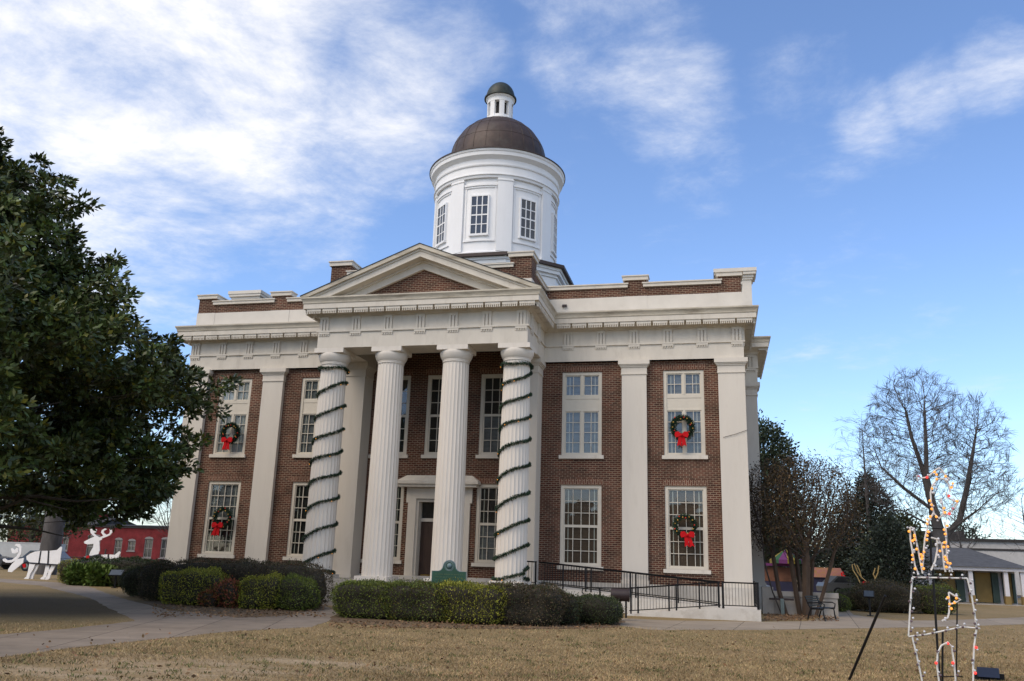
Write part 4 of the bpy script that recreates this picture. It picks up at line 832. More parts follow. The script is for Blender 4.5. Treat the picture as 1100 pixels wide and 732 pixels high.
# ================================================================== TREES
def limb_path(a, b, n, sag, jit):
    a, b = Vector(a), Vector(b); L = (b-a).length; out = []
    for i in range(n+1):
        t = i/n; q = a.lerp(b, t); q.z += sag*math.sin(PI*t)*L
        if 0 < i < n: q += Vector((random.uniform(-1, 1), random.uniform(-1, 1), random.uniform(-1, 1)))*jit*L
        out.append(q)
    return out
def magnolia():
    T = Vector((-13.5, -14, 0)); t = thing("magnolia_tree", T, "large dark evergreen magnolia overhanging the left end of the courthouse", "tree")
    prof = [(2.8, 6.2), (3.5, 8.1), (4.9, 8.8), (6.5, 8.4), (7.7, 9.0), (9.0, 8.0), (10.0, 5.7), (12.2, 4.0), (13.6, 2.2), (14.8, 1.6), (16.2, .7)]
    zs = [p[0] for p in prof]; rs = [p[1] for p in prof]
    rad = lambda z: np.interp(z, zs, rs)
    tr = MB(); tr.tube([(0, 0, -.2), (.02, .0, .3), (.05, 0, 2), (0, .1, 6), (.2, 0, 11), (0, 0, 16)], [.62, .5, .42, .33, .2, .05], 12)
    clumps = []; view = math.atan2(CY-T.y, CX-T.x)   # side of the crown the picture sees
    tw = MB()
    for k in range(150):
        z = random.uniform(2.3, 16.6); a = random.uniform(0, 2*PI); r = rad(z)*(random.uniform(.62, 1.0))
        d = (a-view-.7+PI) % (2*PI)-PI
        end = Vector((r*math.cos(a), r*math.sin(a), z-.3*random.random())); z0 = max(1.6, z*.62); path = limb_path((0, 0, z0), end, 6, .07, .03); tr.tube(path, [.13*(1-i/6.6)*(1.3-z/20) for i in range(7)], 5)
    # leaf whorls: more where the picture looks
    pads = []
    while len(pads) < 255:
        z = random.uniform(2.9, 16.1); a = random.uniform(0, 2*PI); d = (a-view+PI) % (2*PI)-PI
        if abs(d) > 1.9 and random.random() < .75: continue
        e = random.uniform(.55, 1.0)*(1+.10*math.sin(a*6+z*1.2)); r = rad(z)*e; q = (r*math.cos(a), r*math.sin(a), z)
        if any((q[0]-p[0])**2+(q[1]-p[1])**2+(1.3*(q[2]-p[2]))**2 < .95 for p in pads): continue
        pads.append(q)
    C_ = []
    for q in pads:
        w = random.uniform(.55, 1.05); out2 = Vector((q[0], q[1], 0)).normalized()
        for _ in range(int(9*w*w)+3):
            v = Vector((random.gauss(0, 1), random.gauss(0, 1), random.gauss(0, .45)))*w*.62; C_.append((q[0]+v.x, q[1]+v.y, q[2]+v.z-.12*v.length))
        if random.random() < .3:            # a leading shoot beyond the pad
            for u in (.7, 1.1, 1.45): C_.append((q[0]+out2.x*u*w, q[1]+out2.y*u*w, q[2]+.55*u*w))
    C_ = np.array(C_)
    per = 84; P = np.repeat(C_, per, 0); out = norm(np.stack([P[:, 0], P[:, 1], np.full(len(P), .6)*3], 1)); off = norm(RNG.normal(0, 1, P.shape))*(RNG.random((len(P), 1))**.45)*np.repeat(RNG.uniform(.22, .50, len(C_)), per)[:, None]; off[:, 2] *= .7
    P2 = P+off; V, F = leaves(P2, norm(off)*.8+out*.35, .23, .105, .45); me = np_mesh("crown", V, F)
    set_tone(me, tones(len(P2), .45, 1.7, (2.2, 1.5, .7), .10)*np.repeat(RNG.uniform(.6, 1.45, len(C_)), per)[:, None]); link("crown", me, MAGL, t)
    n2 = 7500; z = RNG.uniform(3.3, 14.5, n2); a = RNG.uniform(0, 2*PI, n2); r = rad(z)*RNG.random(n2)**.5*.52; P3 = np.stack([r*np.cos(a), r*np.sin(a), z], 1)
    V, F = leaves(P3, RNG.normal(0, 1, (n2, 3)), .42, .2, .8); me = np_mesh("inner_foliage", V, F); set_tone(me, tones(n2, .4, 1.2)); link("inner_foliage", me, MAGL, t)
    for c in C_[::3]:
        tw.tube(limb_path(c*np.array([.8, .8, .96]), c, 3, .0, .05), .012, 3)
    tr.build("trunk", BARK, t, smooth=60); tw.build("twigs", BARK, t)
MAGL = leafmat("magnolia_leaf", (.052, .074, .020), .3, .4, .45)
magnolia()
def grow(mb_t, mb_w, p, d, L, r, lev, maxl, spread, up, tips=None, thin=.62, kids=(2, 3), curve=.12, seg=4):
    pts = [Vector(p)]; dd = Vector(d).normalized(); n = seg if lev < 3 else 3
    for i in range(n):
        dd = (dd+Vector((random.gauss(0, curve), random.gauss(0, curve), random.gauss(0, curve)+up*.05))).normalized(); pts.append(pts[-1]+dd*L/n)
    r1 = r*thin; rs = [r+(r1-r)*i/n for i in range(n+1)]
    if lev >= maxl: rs[-1] = r*.3
    (mb_t if lev < 2 else mb_w).tube(pts, rs, 8 if lev < 1 else 6 if lev < 2 else 4 if lev < 4 else 3)
    if lev >= maxl:
        if tips is not None: tips.append((pts[-1], dd))
        return
    for k in range(random.randint(*kids)):
        a = random.uniform(0, 2*PI); s = random.uniform(.45, 1.)*spread; u = dd.orthogonal().normalized(); w = dd.cross(u); nd = (dd*math.cos(s)+(u*math.cos(a)+w*math.sin(a))*math.sin(s)); nd.z += up*.3
        grow(mb_t, mb_w, pts[-1] if k < 2 else pts[random.randint(max(1, n-2), n)], nd, L*random.uniform(.62, .86), r1*random.uniform(.62, .9), lev+1, maxl, spread, up, tips, thin, kids, curve, seg)
    if lev >= 1:                            # side twigs along the branch
        for i in range(1, n):
            if random.random() < .75:
                u = dd.orthogonal().normalized(); a = random.uniform(0, 2*PI); w = dd.cross(u); nd = dd*.6+(u*math.cos(a)+w*math.sin(a))*.9; nd.z += up*.25
                grow(mb_t, mb_w, pts[i], nd, L*.5, rs[i]*.4, max(lev+2, 3), maxl, spread, up, tips, thin, (1, 2), curve, 3)
def tree_build(t, T, W_, mt, mw, tips=None, k=9, ln=.9, wd=.022):
    T.build("trunk", mt, t, smooth=60); W_.build("crown", mw, t)
    if tips:
        P = np.repeat(np.array([tuple(q) for q, d in tips]), k, 0); D = np.repeat(np.array([tuple(d) for q, d in tips]), k, 0)
        V, F = leaves(P-D*RNG.uniform(0, .7, (len(P), 1))*ln, D+np.array([0, 0, .15]), ln, wd, .42); link("twigs", np_mesh("twigs", V, F), mw, t)
def colonise(trunks, attract, step, infl, kill, iters, r_tip, expo=2.3, rmax=9., trop=.28, outw=.2):
    """grow branches towards points spread through the crown; returns chains of (points, radii)"""
    pos = []; par = []
    for tr in trunks:
        last = -1
        if pos and tr[0][2] > 1:            # a limb springs from the stem already there
            d0 = np.linalg.norm(np.array(pos)-np.array(tr[0], float), axis=1); last = int(d0.argmin()); tr = [last]+list(tr)
        for i, q in enumerate(tr):
            if isinstance(q, int): last = q; continue
            if last >= 0:
                a = np.array(pos[last]); b = np.array(q, float); n = max(1, int(np.linalg.norm(b-a)/step))
                for k in range(1, n+1): pos.append(tuple(a+(b-a)*k/n)); par.append(last); last = len(pos)-1
            else: pos.append(tuple(map(float, q))); par.append(-1); last = len(pos)-1
    A = np.asarray(attract, float); Pn = np.array(pos); d = np.linalg.norm(A[:, None]-Pn[None], axis=2); near = d.argmin(1); nd = d.min(1)
    for it in range(iters):
        ok = nd < infl
        if not ok.any(): break
        Pn = np.array(pos); dirs = norm(A-Pn[near]); acc = np.zeros((len(pos), 3)); np.add.at(acc, near[ok], dirs[ok]); idx = np.unique(near[ok]); cnt = np.bincount([q for q in par if q >= 0], minlength=len(pos)); stuck = cnt[near] >= 3; nd[stuck & ok] = 1e9; idx = idx[cnt[idx] < 3]
        if len(idx) == 0: continue
        v = norm(norm(acc[idx])+RNG.normal(0, .10, (len(idx), 3))+np.array([0, 0, trop])+outw*norm((Pn[idx]-Pn[0])*np.array([1, 1, .2]))); new = Pn[idx]+v*step; k0 = len(pos)
        pos += [tuple(q) for q in new]; par += [int(i) for i in idx]
        dn = np.linalg.norm(A[:, None]-new[None], axis=2); j = dn.argmin(1); m_ = dn[np.arange(len(A)), j]; c = m_ < nd; near[c] = j[c]+k0; nd[c] = m_[c]
        keep = nd > kill; A, near, nd = A[keep], near[keep], nd[keep]
        if len(A) == 0: break
    n = len(pos); ch = [[] for _ in range(n)]; R_ = np.zeros(n)
    for i, p in enumerate(par):
        if p >= 0: ch[p].append(i)
    for i in range(n-1, -1, -1): R_[i] = r_tip if not ch[i] else min(rmax, sum(R_[c]**expo for c in ch[i])**(1/expo))
    root = R_[:len(pos)][[i for i in range(n) if par[i] < 0]].max()
    if rmax < 5 and root < rmax: R_ = R_*(1+(rmax/root-1)*(R_/root)**3.0)
    chains = []; stack = [(i, None) for i in range(n) if par[i] < 0]
    while stack:
        i, pa = stack.pop(); pts = []; rs = []
        if pa is not None: pts.append(pos[pa]); rs.append(min(R_[pa], R_[i]*1.15))
        while True:
            pts.append(pos[i]); rs.append(R_[i])
            if not ch[i]: break
            m_ = max(ch[i], key=lambda c: R_[c]); stack += [(c, i) for c in ch[i] if c != m_]; i = m_
        chains.append((pts, rs))
    tips = [i for i in range(n) if not ch[i]]; T_ = np.array([pos[i] for i in tips]); D_ = norm(np.array([np.array(pos[i])-np.array(pos[par[i]]) for i in tips])+1e-6)
    return chains, T_, D_
def ellipsoid(n, c, r, lo=.0):
    D = norm(RNG.normal(0, 1, (n, 3))); q = (lo+(1-lo)*RNG.random((n, 1)))**(1/3.); return np.array(c)+D*q*np.array(r)
def chain_tree(t, chains, T_, D_, mt, mw, rbig, k, ln, wd):
    T, W_ = MB(), MB()
    for pts, rs in chains:
        (T if rs[0] > rbig else W_).tube(pts, rs, 9 if rs[0] > .2 else 5 if rs[0] > rbig else 3)
    T.build("trunk", mt, t, smooth=60); W_.build("crown", mw, t)
    if k:
        P = np.repeat(T_, k, 0); D = np.repeat(D_, k, 0); V, F = leaves(P-D*RNG.uniform(0, .6, (len(P), 1))*ln, D+np.array([0, 0, .3]), ln, wd, .32); link("twigs", np_mesh("twigs", V, F), mw, t)
# crape myrtle: several stems, brown seed heads
def crape(p, label):
    t = thing("crape_myrtle", p, label, "tree")
    A = np.concatenate([ellipsoid(3600, (.1, 0, 4.2), (2.3, 2.0, 2.2), .1), ellipsoid(900, (-1.1, 0, 4.2), (1.2, 1.3, 2.0), .1), ellipsoid(700, (1.3, 0, 3.7), (1.2, 1.3, 1.3))])
    trunks = [[(x, y, -.1), (x*1.15+dx*.4, y+dy*.4, .9), (x+dx, y+dy, h)] for x, y, dx, dy, h in ((-.12, 0, -.25, .2, 2.3), (.22, .1, .28, .25, 2.2), (.08, -.15, .1, -.3, 2.4), (-.62, .1, -.42, .1, 2.2), (-.8, -.1, -.6, -.15, 1.9), (.42, -.1, .75, -.1, 2.1), (.02, .3, -.1, .6, 2.3))]
    ch, T_, D_ = colonise(trunks, A, .13, 1.4, .19, 70, .0075, 2.0, .16); chain_tree(t, ch, T_, D_, RBARK, DBARK, .035, 5, .26, .012)
    P = np.repeat(T_[T_[:, 2] > 2.6], 24, 0); P = P+RNG.normal(0, .17, P.shape)
    V, F = leaves(P, RNG.normal(0, 1, P.shape), .085, .05, .5); me = np_mesh("dry_leaves", V, F); set_tone(me, tones(len(P), .4, 1.6, (.45, .5, .45), .4)); link("dry_leaves", me, leafmat("rust_leaf", (.095, .06, .026)), t)
DBARK = M("dark_twig_bark", (.07, .06, .055), .95, .3, 6)
crape((14.75, 2.4, 0), "bare multi stemmed crape myrtle with brown seed heads beside the bench")
# evergreen masses behind
def evergreen(p, h, prof, n, label, mat, leaf=.3, group=None, name="evergreen_tree", holes=.45, lump=.16):
    t = thing(name, (p[0], p[1], 0), label, "tree", group); ph = random.uniform(0, 9)
    T = MB(); T.tube([(0, 0, -.2), (0, 0, h*.3), (.1, 0, h*.65), (0, 0, h*.97)], [h*.028, h*.022, h*.014, .03], 8)
    zs = [q[0]*h for q in prof]; rs = [q[1] for q in prof]; rad = lambda z: np.interp(z, zs, rs)
    for k in range(40): z = random.uniform(zs[0], h*.9); a = random.uniform(0, 2*PI); r = rad(z)*.85; T.tube(limb_path((0, 0, z*.85), (r*math.cos(a), r*math.sin(a), z), 4, .05, .03), [.08, .06, .045, .03, .012], 4)
    z = RNG.uniform(zs[0], zs[-1], n); keep = RNG.random(n) < (rad(z)/max(rs))**1.2+.06; z = z[keep]; a = RNG.uniform(0, 2*PI, len(z))
    r = rad(z)*RNG.random(len(z))**.4*(1+lump*np.sin(a*5+z*1.1+ph)+lump*.8*np.sin(a*9-z*1.7+ph)); P = np.stack([r*np.cos(a), r*np.sin(a), z+.3*np.sin(a*6+ph)], 1)
    g = np.sin(P[:, 0]*1.5+ph)*np.sin(P[:, 1]*1.4+ph*2)*np.sin(P[:, 2]*1.6+ph*3); P = P[g < holes]
    k = 5; P = np.repeat(P, k, 0)+RNG.normal(0, leaf*.9, (len(P)*k, 3)); D = norm(np.stack([P[:, 0], P[:, 1], np.full(len(P), 1.)], 1)); V, F = leaves(P, D, leaf, leaf*.42, .7)
    T.build("trunk", BARK, t, smooth=60); me = np_mesh("crown", V, F); set_tone(me, tones(len(P), .45, 1.6)); link("crown", me, mat, t); return t
EVG = leafmat("evergreen_leaf", (.034, .048, .026)); EVD = leafmat("cedar_leaf", (.027, .036, .024)); OLV = leafmat("olive_leaf", (.065, .072, .026))
evergreen((15.9, 48), 15.4, [(.16, 2.6), (.3, 3.6), (.55, 3.3), (.8, 2.6), (.93, 1.6), (1, .4)], 6000, "tall dark magnolia rising just right of the courthouse corner", EVG, .36)
evergreen((24.6, 47), 10.2, [(.06, 4.2), (.25, 4.4), (.5, 3.5), (.75, 1.8), (1, .2)], 8000, "broad cone shaped dark evergreen behind the crape myrtle and bench", EVD, .30)
evergreen((22.6, 27), 5.2, [(.04, 2.4), (.3, 2.6), (.6, 2.0), (.85, 1.1), (1, .2)], 4200, "lower dark evergreen beside the pavilion roof", EVD, .22)
evergreen((18.5, 56), 6.5, [(.25, 2.), (.45, 2.8), (.7, 2.2), (.9, 1.2), (1, .2)], 1100, "rounded dark evergreen half hidden behind the crape myrtle stems", EVG, .28)
evergreen((25.8, 40), 6.2, [(.08, 2.8), (.4, 3.2), (.7, 2.2), (1, .3)], 2600, "thin foliaged evergreen left of the big bare tree trunk", OLV, .3)
# bare trees
def bare(p, label, crowns, trunks, step, kill, r_tip=.010, rmax=.4, k=6, ln=.8, wd=.022, n=1500, name="bare_tree"):
    t = thing(name, (p[0], p[1], 0), label, "tree"); A = np.concatenate([ellipsoid(n, c, r, .05) for c, r in crowns])
    ch, T_, D_ = colonise(trunks, A, step, step*9, kill, 60, r_tip, 1.92, rmax); chain_tree(t, ch, T_, D_, GBARK, DBARK, .06, k, ln, wd)
def big_bare(p):
    t = thing("bare_tree", (p[0], p[1], 0), "largest leafless tree with a forked trunk standing behind the pavilion", "tree")
    A = np.concatenate([ellipsoid(3000, (-.9, 0, 13.0), (3.7, 3.6, 4.7), .05), ellipsoid(1500, (3.3, 0, 11.2), (2.4, 3., 4.4), .05), ellipsoid(2400, (.3, 0, 8.3), (5.8, 4.6, 2.7), .3), ellipsoid(600, (-4., 0, 11.5), (1.6, 2.2, 2.4))])
    A = A[(A[:, 2] > 5.6)]
    trunks = [[(.25, 0, -.3), (.15, 0, 3), (0, 0, 5.2), (-.35, 0, 7.6), (-.55, 0, 9.0), (-1.3, .1, 12.2), (-1.6, .1, 14.5)], [(-.5, 0, 8.9), (-.35, -.1, 11.5), (-.2, -.1, 14.8)], [(.1, 0, 4.2), (1.6, .2, 5.8), (2.4, .2, 8.4), (3.4, .2, 12.5)], [(-.1, 0, 6.4), (-2.3, -.3, 8.2), (-3.8, -.3, 9.8)], [(-.0, 0, 5.1), (-2.2, .4, 6.4)], [(.2, 0, 4.6), (2.8, -.6, 6.6)]]
    ch, T_, D_ = colonise(trunks, A, .30, 3.0, .42, 80, .0105, 1.9, .66); chain_tree(t, ch, T_, D_, GBARK, DBARK, .09, 10, .9, .026)
big_bare((28.1, 38))
bare((24.2, 45), "slender leafless tree with fine twigs left of the biggest bare tree", [((0, 0, 10.5), (3.0, 2.5, 5.2))], [[(0, 0, -.2), (.05, 0, 5), (0, 0, 10), (.05, 0, 15)]], .35, .6, .008, .17)
bare((36.6, 45), "leafless tree cut by the right edge of the picture", [((0, 0, 6.2), (3.2, 2.6, 3.0))], [[(0, 0, -.2), (-.1, 0, 3), (-.3, 0, 7)]], .35, .6, .009, .24)
bare((33.6, 54), "small leafless tree behind the white long building", [((0, 0, 6), (3., 2.6, 2.4))], [[(0, 0, -.2), (0, 0, 3.5)]], .35, .6, .009, .2, n=600)
# left, beyond the lawn
evergreen((-47, 30), 8.5, [(.25, 2.5), (.45, 4.6), (.7, 4.), (.9, 2.), (1, .3)], 3000, "olive green tree in front of the red building roof", OLV, .3)
evergreen((-62, 34), 9, [(.1, 3.5), (.4, 5.), (.7, 4.), (.9, 2.), (1, .3)], 2600, "pale green tree at the left edge beyond the trailer", OLV, .35)
bare((-30.2, 13), "thick dark trunked tree behind the grazing reindeer cutout", [((0, 0, 9), (5, 4.5, 4))], [[(0, 0, -.2), (.05, 0, 3), (0, 0, 6)]], .5, .9, .012, .62)
bare((-20.5, 12), "small leafless tree with reddish stems in front of the red building", [((0, 0, 4.6), (2.4, 2.2, 2.4))], [[(0, 0, -.1), (-.2, 0, 2.2)], [(.25, 0, -.1), (.5, .1, 2.4)], [(-.25, .1, -.1), (-.6, .2, 2.2)]], .2, .36, .007, .15)
bare((-36, 50), "leafless tree rising behind the red building roof", [((0, 0, 8.5), (4., 3.6, 3.6))], [[(0, 0, -.2), (.0, 0, 5.5)]], .45, .8, .012, .35)
random.seed(77)
for i, (x, y, h, lb) in enumerate(((-95, 95, 9, "far dark treetop left of the red building roof"), (-62, 110, 10, "far treetop over the middle of the red building"), (-40, 100, 9, "far treetop over the right part of the red building"), (48, 110, 9, "far dark tree beyond the pavilion at the right edge"), (30, 105, 8, "far dark tree beyond the fairground booths"), (20, 80, 7, "far dark tree behind the fairground canopy"))):
    evergreen((x, y), h, [(.05, h*.35), (.4, h*.48), (.75, h*.35), (1, .3)], 1500, lb, EVD, .55, "far trees along the skyline", holes=.6)
# ================================================================== RED BUILDING AND STREET ON THE LEFT
RPAINT = brick_mat("red_painted_brick", (.165, .022, .025), (.13, .018, .021), (.14, .024, .026)); DULLTRIM = M("dull_grey_frame", (.20, .19, .19), .7, .1, 3); TARROOF = M("dark_shingle", (.04, .037, .037), .9, .25, 2); GREYTRIM = M("grey_white_trim", (.45, .44, .43), .7, .1, 3)
t = thing("red_building", (-60, 55, 0), "long single storey red painted brick building with arched windows and dark roof", "building")
X0, X1 = -13.0, 14.; holes = [(-7.6, -6.8, 1.3, 2.7), (-5.0, -4.2, 1.3, 2.7), (-1.6, .2, .7, 3.0), (2.2, 3.2, .9, 2.7), (4.0, 5.0, 1.5, 2.6), (6.2, 7.3, .8, 2.9), (8.4, 9.5, .8, 2.9), (10.8, 11.7, .8, 2.9)]
m = MB(); holed_wall(m, X0, X1, -.2, 4.1, holes, 0, .3); m.box(X0, X1, .31, 9, -.2, 4.1); m.build("wall", RPAINT, t)
m = MB(); m.box(X0-.1, X1+.1, -.1, .3, 4.102, 4.35); m.box(X0, X1, -.06, -.002, .55, .62); m.build("cornice", DBROWN, t)
m = MB(); m.prism([(-.3, 4.36), (9.3, 4.36), (4.5, 5.5)], 'x', X0-.3, -1.); m.prism([(-.3, 4.36), (9.3, 4.36), (4.5, 4.6)], 'x', -.98, X1+.3); m.build("roof", TARROOF, t)
m = MB(); m.box(-3, -2.2, 3, 3.8, 4.8, 5.9); m.build("chimney", RPAINT, t)
m = MB(); m.box(X0-.1, X1+.1, -.9, -.3, -.2, .35); m.build("loading_kerb", CONC, t)
for a, b, c, d in holes:
    m = MB(); w = b-a; m.box(a, a+.09, .05, .2, c, d); m.box(b-.09, b, .05, .2, c, d); m.box(a+.09, b-.09, .05, .2, d-.09, d); m.box(a+.09, b-.09, .05, .2, c, c+.09); m.box(a+.09, b-.09, .07, .18, (c+d)/2-.04, (c+d)/2+.04); m.box((a+b)/2-.03, (a+b)/2+.03, .08, .17, c+.09, d-.09); m.box(a-.08, b+.08, -.08, .05, c-.12, c-.005)
    m.prism([(a-.05, d+.01), (b+.05, d+.01), (b-.12*w, d+.2), ((a+b)/2, d+.28), (a+.12*w, d+.2)], 'y', -.05, -.003)
    o = m.build("window", DULLTRIM, t); m = MB(); m.add([(a, .13, c), (b, .13, c), (b, .13, d), (a, .13, d)], [(0, 1, 2, 3)]); m.build("pane", PANE, o)
TRAILW = M("white_trailer_skin", (.40, .41, .41), .5, .08, 2)
t = thing("box_trailer", (-40.5, 23, 0), "long white box trailer parked behind the grazing reindeer", "trailer"); m = MB(); m.box(-4.5, 1.0, 0, 2.4, .62, 1.95); m.box(-4.5, 1.0, -.02, 0, 1.9, 1.98); m.build("body", TRAILW, t)
for x in (-3.4, -2.4, .2):
    m = MB(); m.tube([(x, .02, .42), (x, .3, .42)], [.42, .42], 16); q = m.build("wheel", IRON, t); m = MB(); m.tube([(x, 0, .42), (x, .02, .42)], [.22, .22], 12); m.build("rim", PALEMETAL, q)
def car(p, rz, paint, label, group=None):
    t = thing("parked_car", (p[0], p[1], 0), label, "car", group, rz)
    m = MB(); pr = [(-2.2, .35), (2.2, .35), (2.24, .62), (2.1, .80), (1.15, .92), (-2.1, .95), (-2.24, .7)]; m.prism(pr, 'y', -.86, .86); b = m.build("body", paint, t)
    m = MB(); m.prism([(-1.85, .95), (.95, .93), (.35, 1.40), (-1.3, 1.42)], 'y', -.74, .74); m.build("cabin", paint, t)
    for s in (-1, 1):
        m = MB(); y = s*.745; m.add([(-1.6, y, .99), (-.45, y, .99), (-.45, y, 1.35), (-1.22, y, 1.36)], [(0, 1, 2, 3)]); m.add([(-.38, y, .99), (.75, y, .98), (.3, y, 1.34), (-.38, y, 1.35)], [(0, 1, 2, 3)]); m.build("side_window", PANE, t)
        for x in (-1.35, 1.4):
            m = MB(); m.tube([(x, s*.66, .33), (x, s*.89, .33)], [.33, .33], 18); w = m.build("wheel", IRON, t); m = MB(); m.tube([(x, s*.892, .33), (x, s*.90, .33)], [.19, .17], 12); m.build("rim", PALEMETAL, w)
        m = MB(); m.box(2.18, 2.25, s*.62-.15, s*.62+.15, .60, .72); m.build("headlight", TRAILW, t)
    m = MB(); m.add([(.99, -.68, .95), (.99, .68, .95), (.42, .62, 1.36), (.42, -.62, 1.36)], [(0, 1, 2, 3)]); m.build("windscreen", PANE, t)
BLUEC = M("dark_blue_car_paint", (.03, .055, .10), .25, .05, 3, spec=.6); SILVC = M("silver_car_paint", (.12, .13, .14), .3, .05, 3, metal=.4); DARKC = M("black_car_paint", (.02, .02, .025), .25, .05, 3, spec=.6)
car((-34.6, 18.5), .1, BLUEC, "dark blue car parked behind the grazing reindeer's body"); car((-41.5, 19.5), .1, DARKC, "black car at the left edge below the reindeer's head")
car((20.6, 31.), .25, SILVC, "silver car parked beyond the park bench")
# ================================================================== REINDEER CUTOUTS
def plate(poly, th=.04): 
    m = MB(); m.prism(poly, 'y', -th/2, th/2); return m
def rpx(pix, Y, o): return [(yp(x, y, Y)[0]-o[0], yp(x, y, Y)[2]-o[2]) for x, y in pix]
def z0(x, y): return x/9.15, 560+y/9.15
Yr = 5.9; o = (yp(32, 622, Yr)[0], Yr, 0)
t = thing("reindeer_cutout", o, "white plywood reindeer with lowered head and black harness on the lawn at far left", "reindeer decoration", "white reindeer cutouts")
body = [z0(*q) for q in ((262, 345), (300, 318), (345, 300), (400, 292), (480, 292), (560, 285), (600, 250), (612, 262), (600, 330), (590, 420), (560, 425), (420, 425), (330, 422), (285, 400), (262, 375))]
plate(rpx(body, Yr, o)).build("body", PLY, t)
leg = [z0(*q) for q in ((292, 418), (350, 420), (330, 470), (300, 520), (285, 570), (270, 580), (238, 578), (236, 566), (262, 545), (276, 500), (285, 450))]
m = plate(rpx(leg, Yr, o), .05); b0 = m.build("leg", PLY, t)
for dx in (26, 150, 190):
    q = [(x+dx/9.15, y) for x, y in leg] if dx < 100 else [(x+dx/9.15+.3, y-.4) for x, y in leg]; mm = MB(); mm.prism(rpx(q, Yr, o), 'y', .06, .11); mm.build("leg", PLY, t)
neck = [z0(*q) for q in ((236, 362), (228, 410), (180, 450), (118, 502), (80, 498), (84, 470), (120, 420), (170, 375))]
plate(rpx(neck, Yr, o), .045).build("head", PLY, t)
ant = [z0(*q) for q in ((28, 372), (50, 366), (75, 385), (120, 380), (165, 345), (190, 300), (188, 262), (165, 245), (145, 240), (160, 222), (195, 224), (215, 255), (212, 310), (195, 350), (160, 385), (110, 408), (60, 408), (30, 390))]
plate(rpx(ant, Yr, o), .035).build("antler", PLY, t)
ant = [z0(*q) for q in ((108, 270), (125, 266), (145, 285), (165, 262), (182, 272), (180, 305), (150, 318), (120, 315))]; plate(rpx(ant, Yr, o), .035).build("antler", PLY, t)
m = MB()
for q in (((398, 294), (412, 292), (392, 424), (376, 424)), ((474, 292), (490, 292), (482, 424), (466, 424)), ((290, 404), (600, 426), (600, 440), (300, 422))): m.prism(rpx([z0(*p) for p in q], Yr, o), 'y', -.03, .03)
m.build("harness", PLYB, t); m = MB(); m.prism(rpx([z0(*p) for p in ((222, 425), (250, 418), (255, 455), (232, 460))], Yr, o), 'y', -.03, .03); m.build("collar_ribbon", RED, t)
def z1(x, y): return 80+x/9.15, 540+y/9.15
Yr = 7.2; o = (yp(110, 610, Yr)[0], Yr, 0)
t = thing("reindeer_cutout", o, "white plywood reindeer with raised head and antlers above the oval hedge", "reindeer decoration", "white reindeer cutouts")
head = [z1(*q) for q in ((95, 385), (160, 352), (200, 335), (275, 345), (270, 365), (245, 375), (250, 470), (235, 510), (180, 525), (146, 520), (160, 480), (185, 440), (190, 405), (130, 412), (100, 402))]
plate(rpx(head, Yr, o)).build("head", PLY, t)
a1 = [z1(*q) for q in ((200, 338), (160, 300), (155, 265), (175, 255), (185, 280), (205, 260), (222, 266), (215, 292), (190, 300), (215, 325), (240, 340))]; plate(rpx(a1, Yr, o), .03).build("antler", PLY, t)
a2 = [z1(*q) for q in ((250, 345), (285, 325), (262, 295), (270, 272), (300, 255), (320, 262), (290, 280), (290, 300), (315, 318), (345, 305), (350, 280), (345, 265), (368, 265), (372, 295), (350, 322), (320, 335), (280, 350))]; plate(rpx(a2, Yr, o), .03).build("antler", PLY, t)
body = [z1(*q) for q in ((235, 525), (260, 515), (340, 510), (400, 515), (440, 480), (458, 490), (440, 520), (425, 580), (420, 640), (400, 700), (380, 700), (385, 640), (300, 640), (240, 700), (222, 700), (230, 640), (150, 560), (160, 545))]; m = MB(); m.prism(rpx(body, Yr, o), 'y', -.03, -.0); m.build("body", PLY, t)
m = MB()
for q in (((250, 513), (266, 510), (262, 580), (246, 580)), ((330, 508), (346, 508), (342, 580), (326, 580)), ((150, 528), (250, 505), (262, 520), (160, 548))): m.prism(rpx([z1(*p) for p in q], Yr, o), 'y', -.04, .01)
m.build("harness", PLYB, t); m = MB(); m.prism(rpx([z1(*p) for p in ((118, 525), (146, 520), (155, 555), (122, 560))], Yr, o), 'y', -.04, .0); m.build("collar_ribbon", RED, t)
m = MB(); m.box(-.03, .03, .03, .09, 0, 1.7); m.box(-.9, -.84, .03, .09, 0, 1.2); m.build("stake", DBROWN, t)
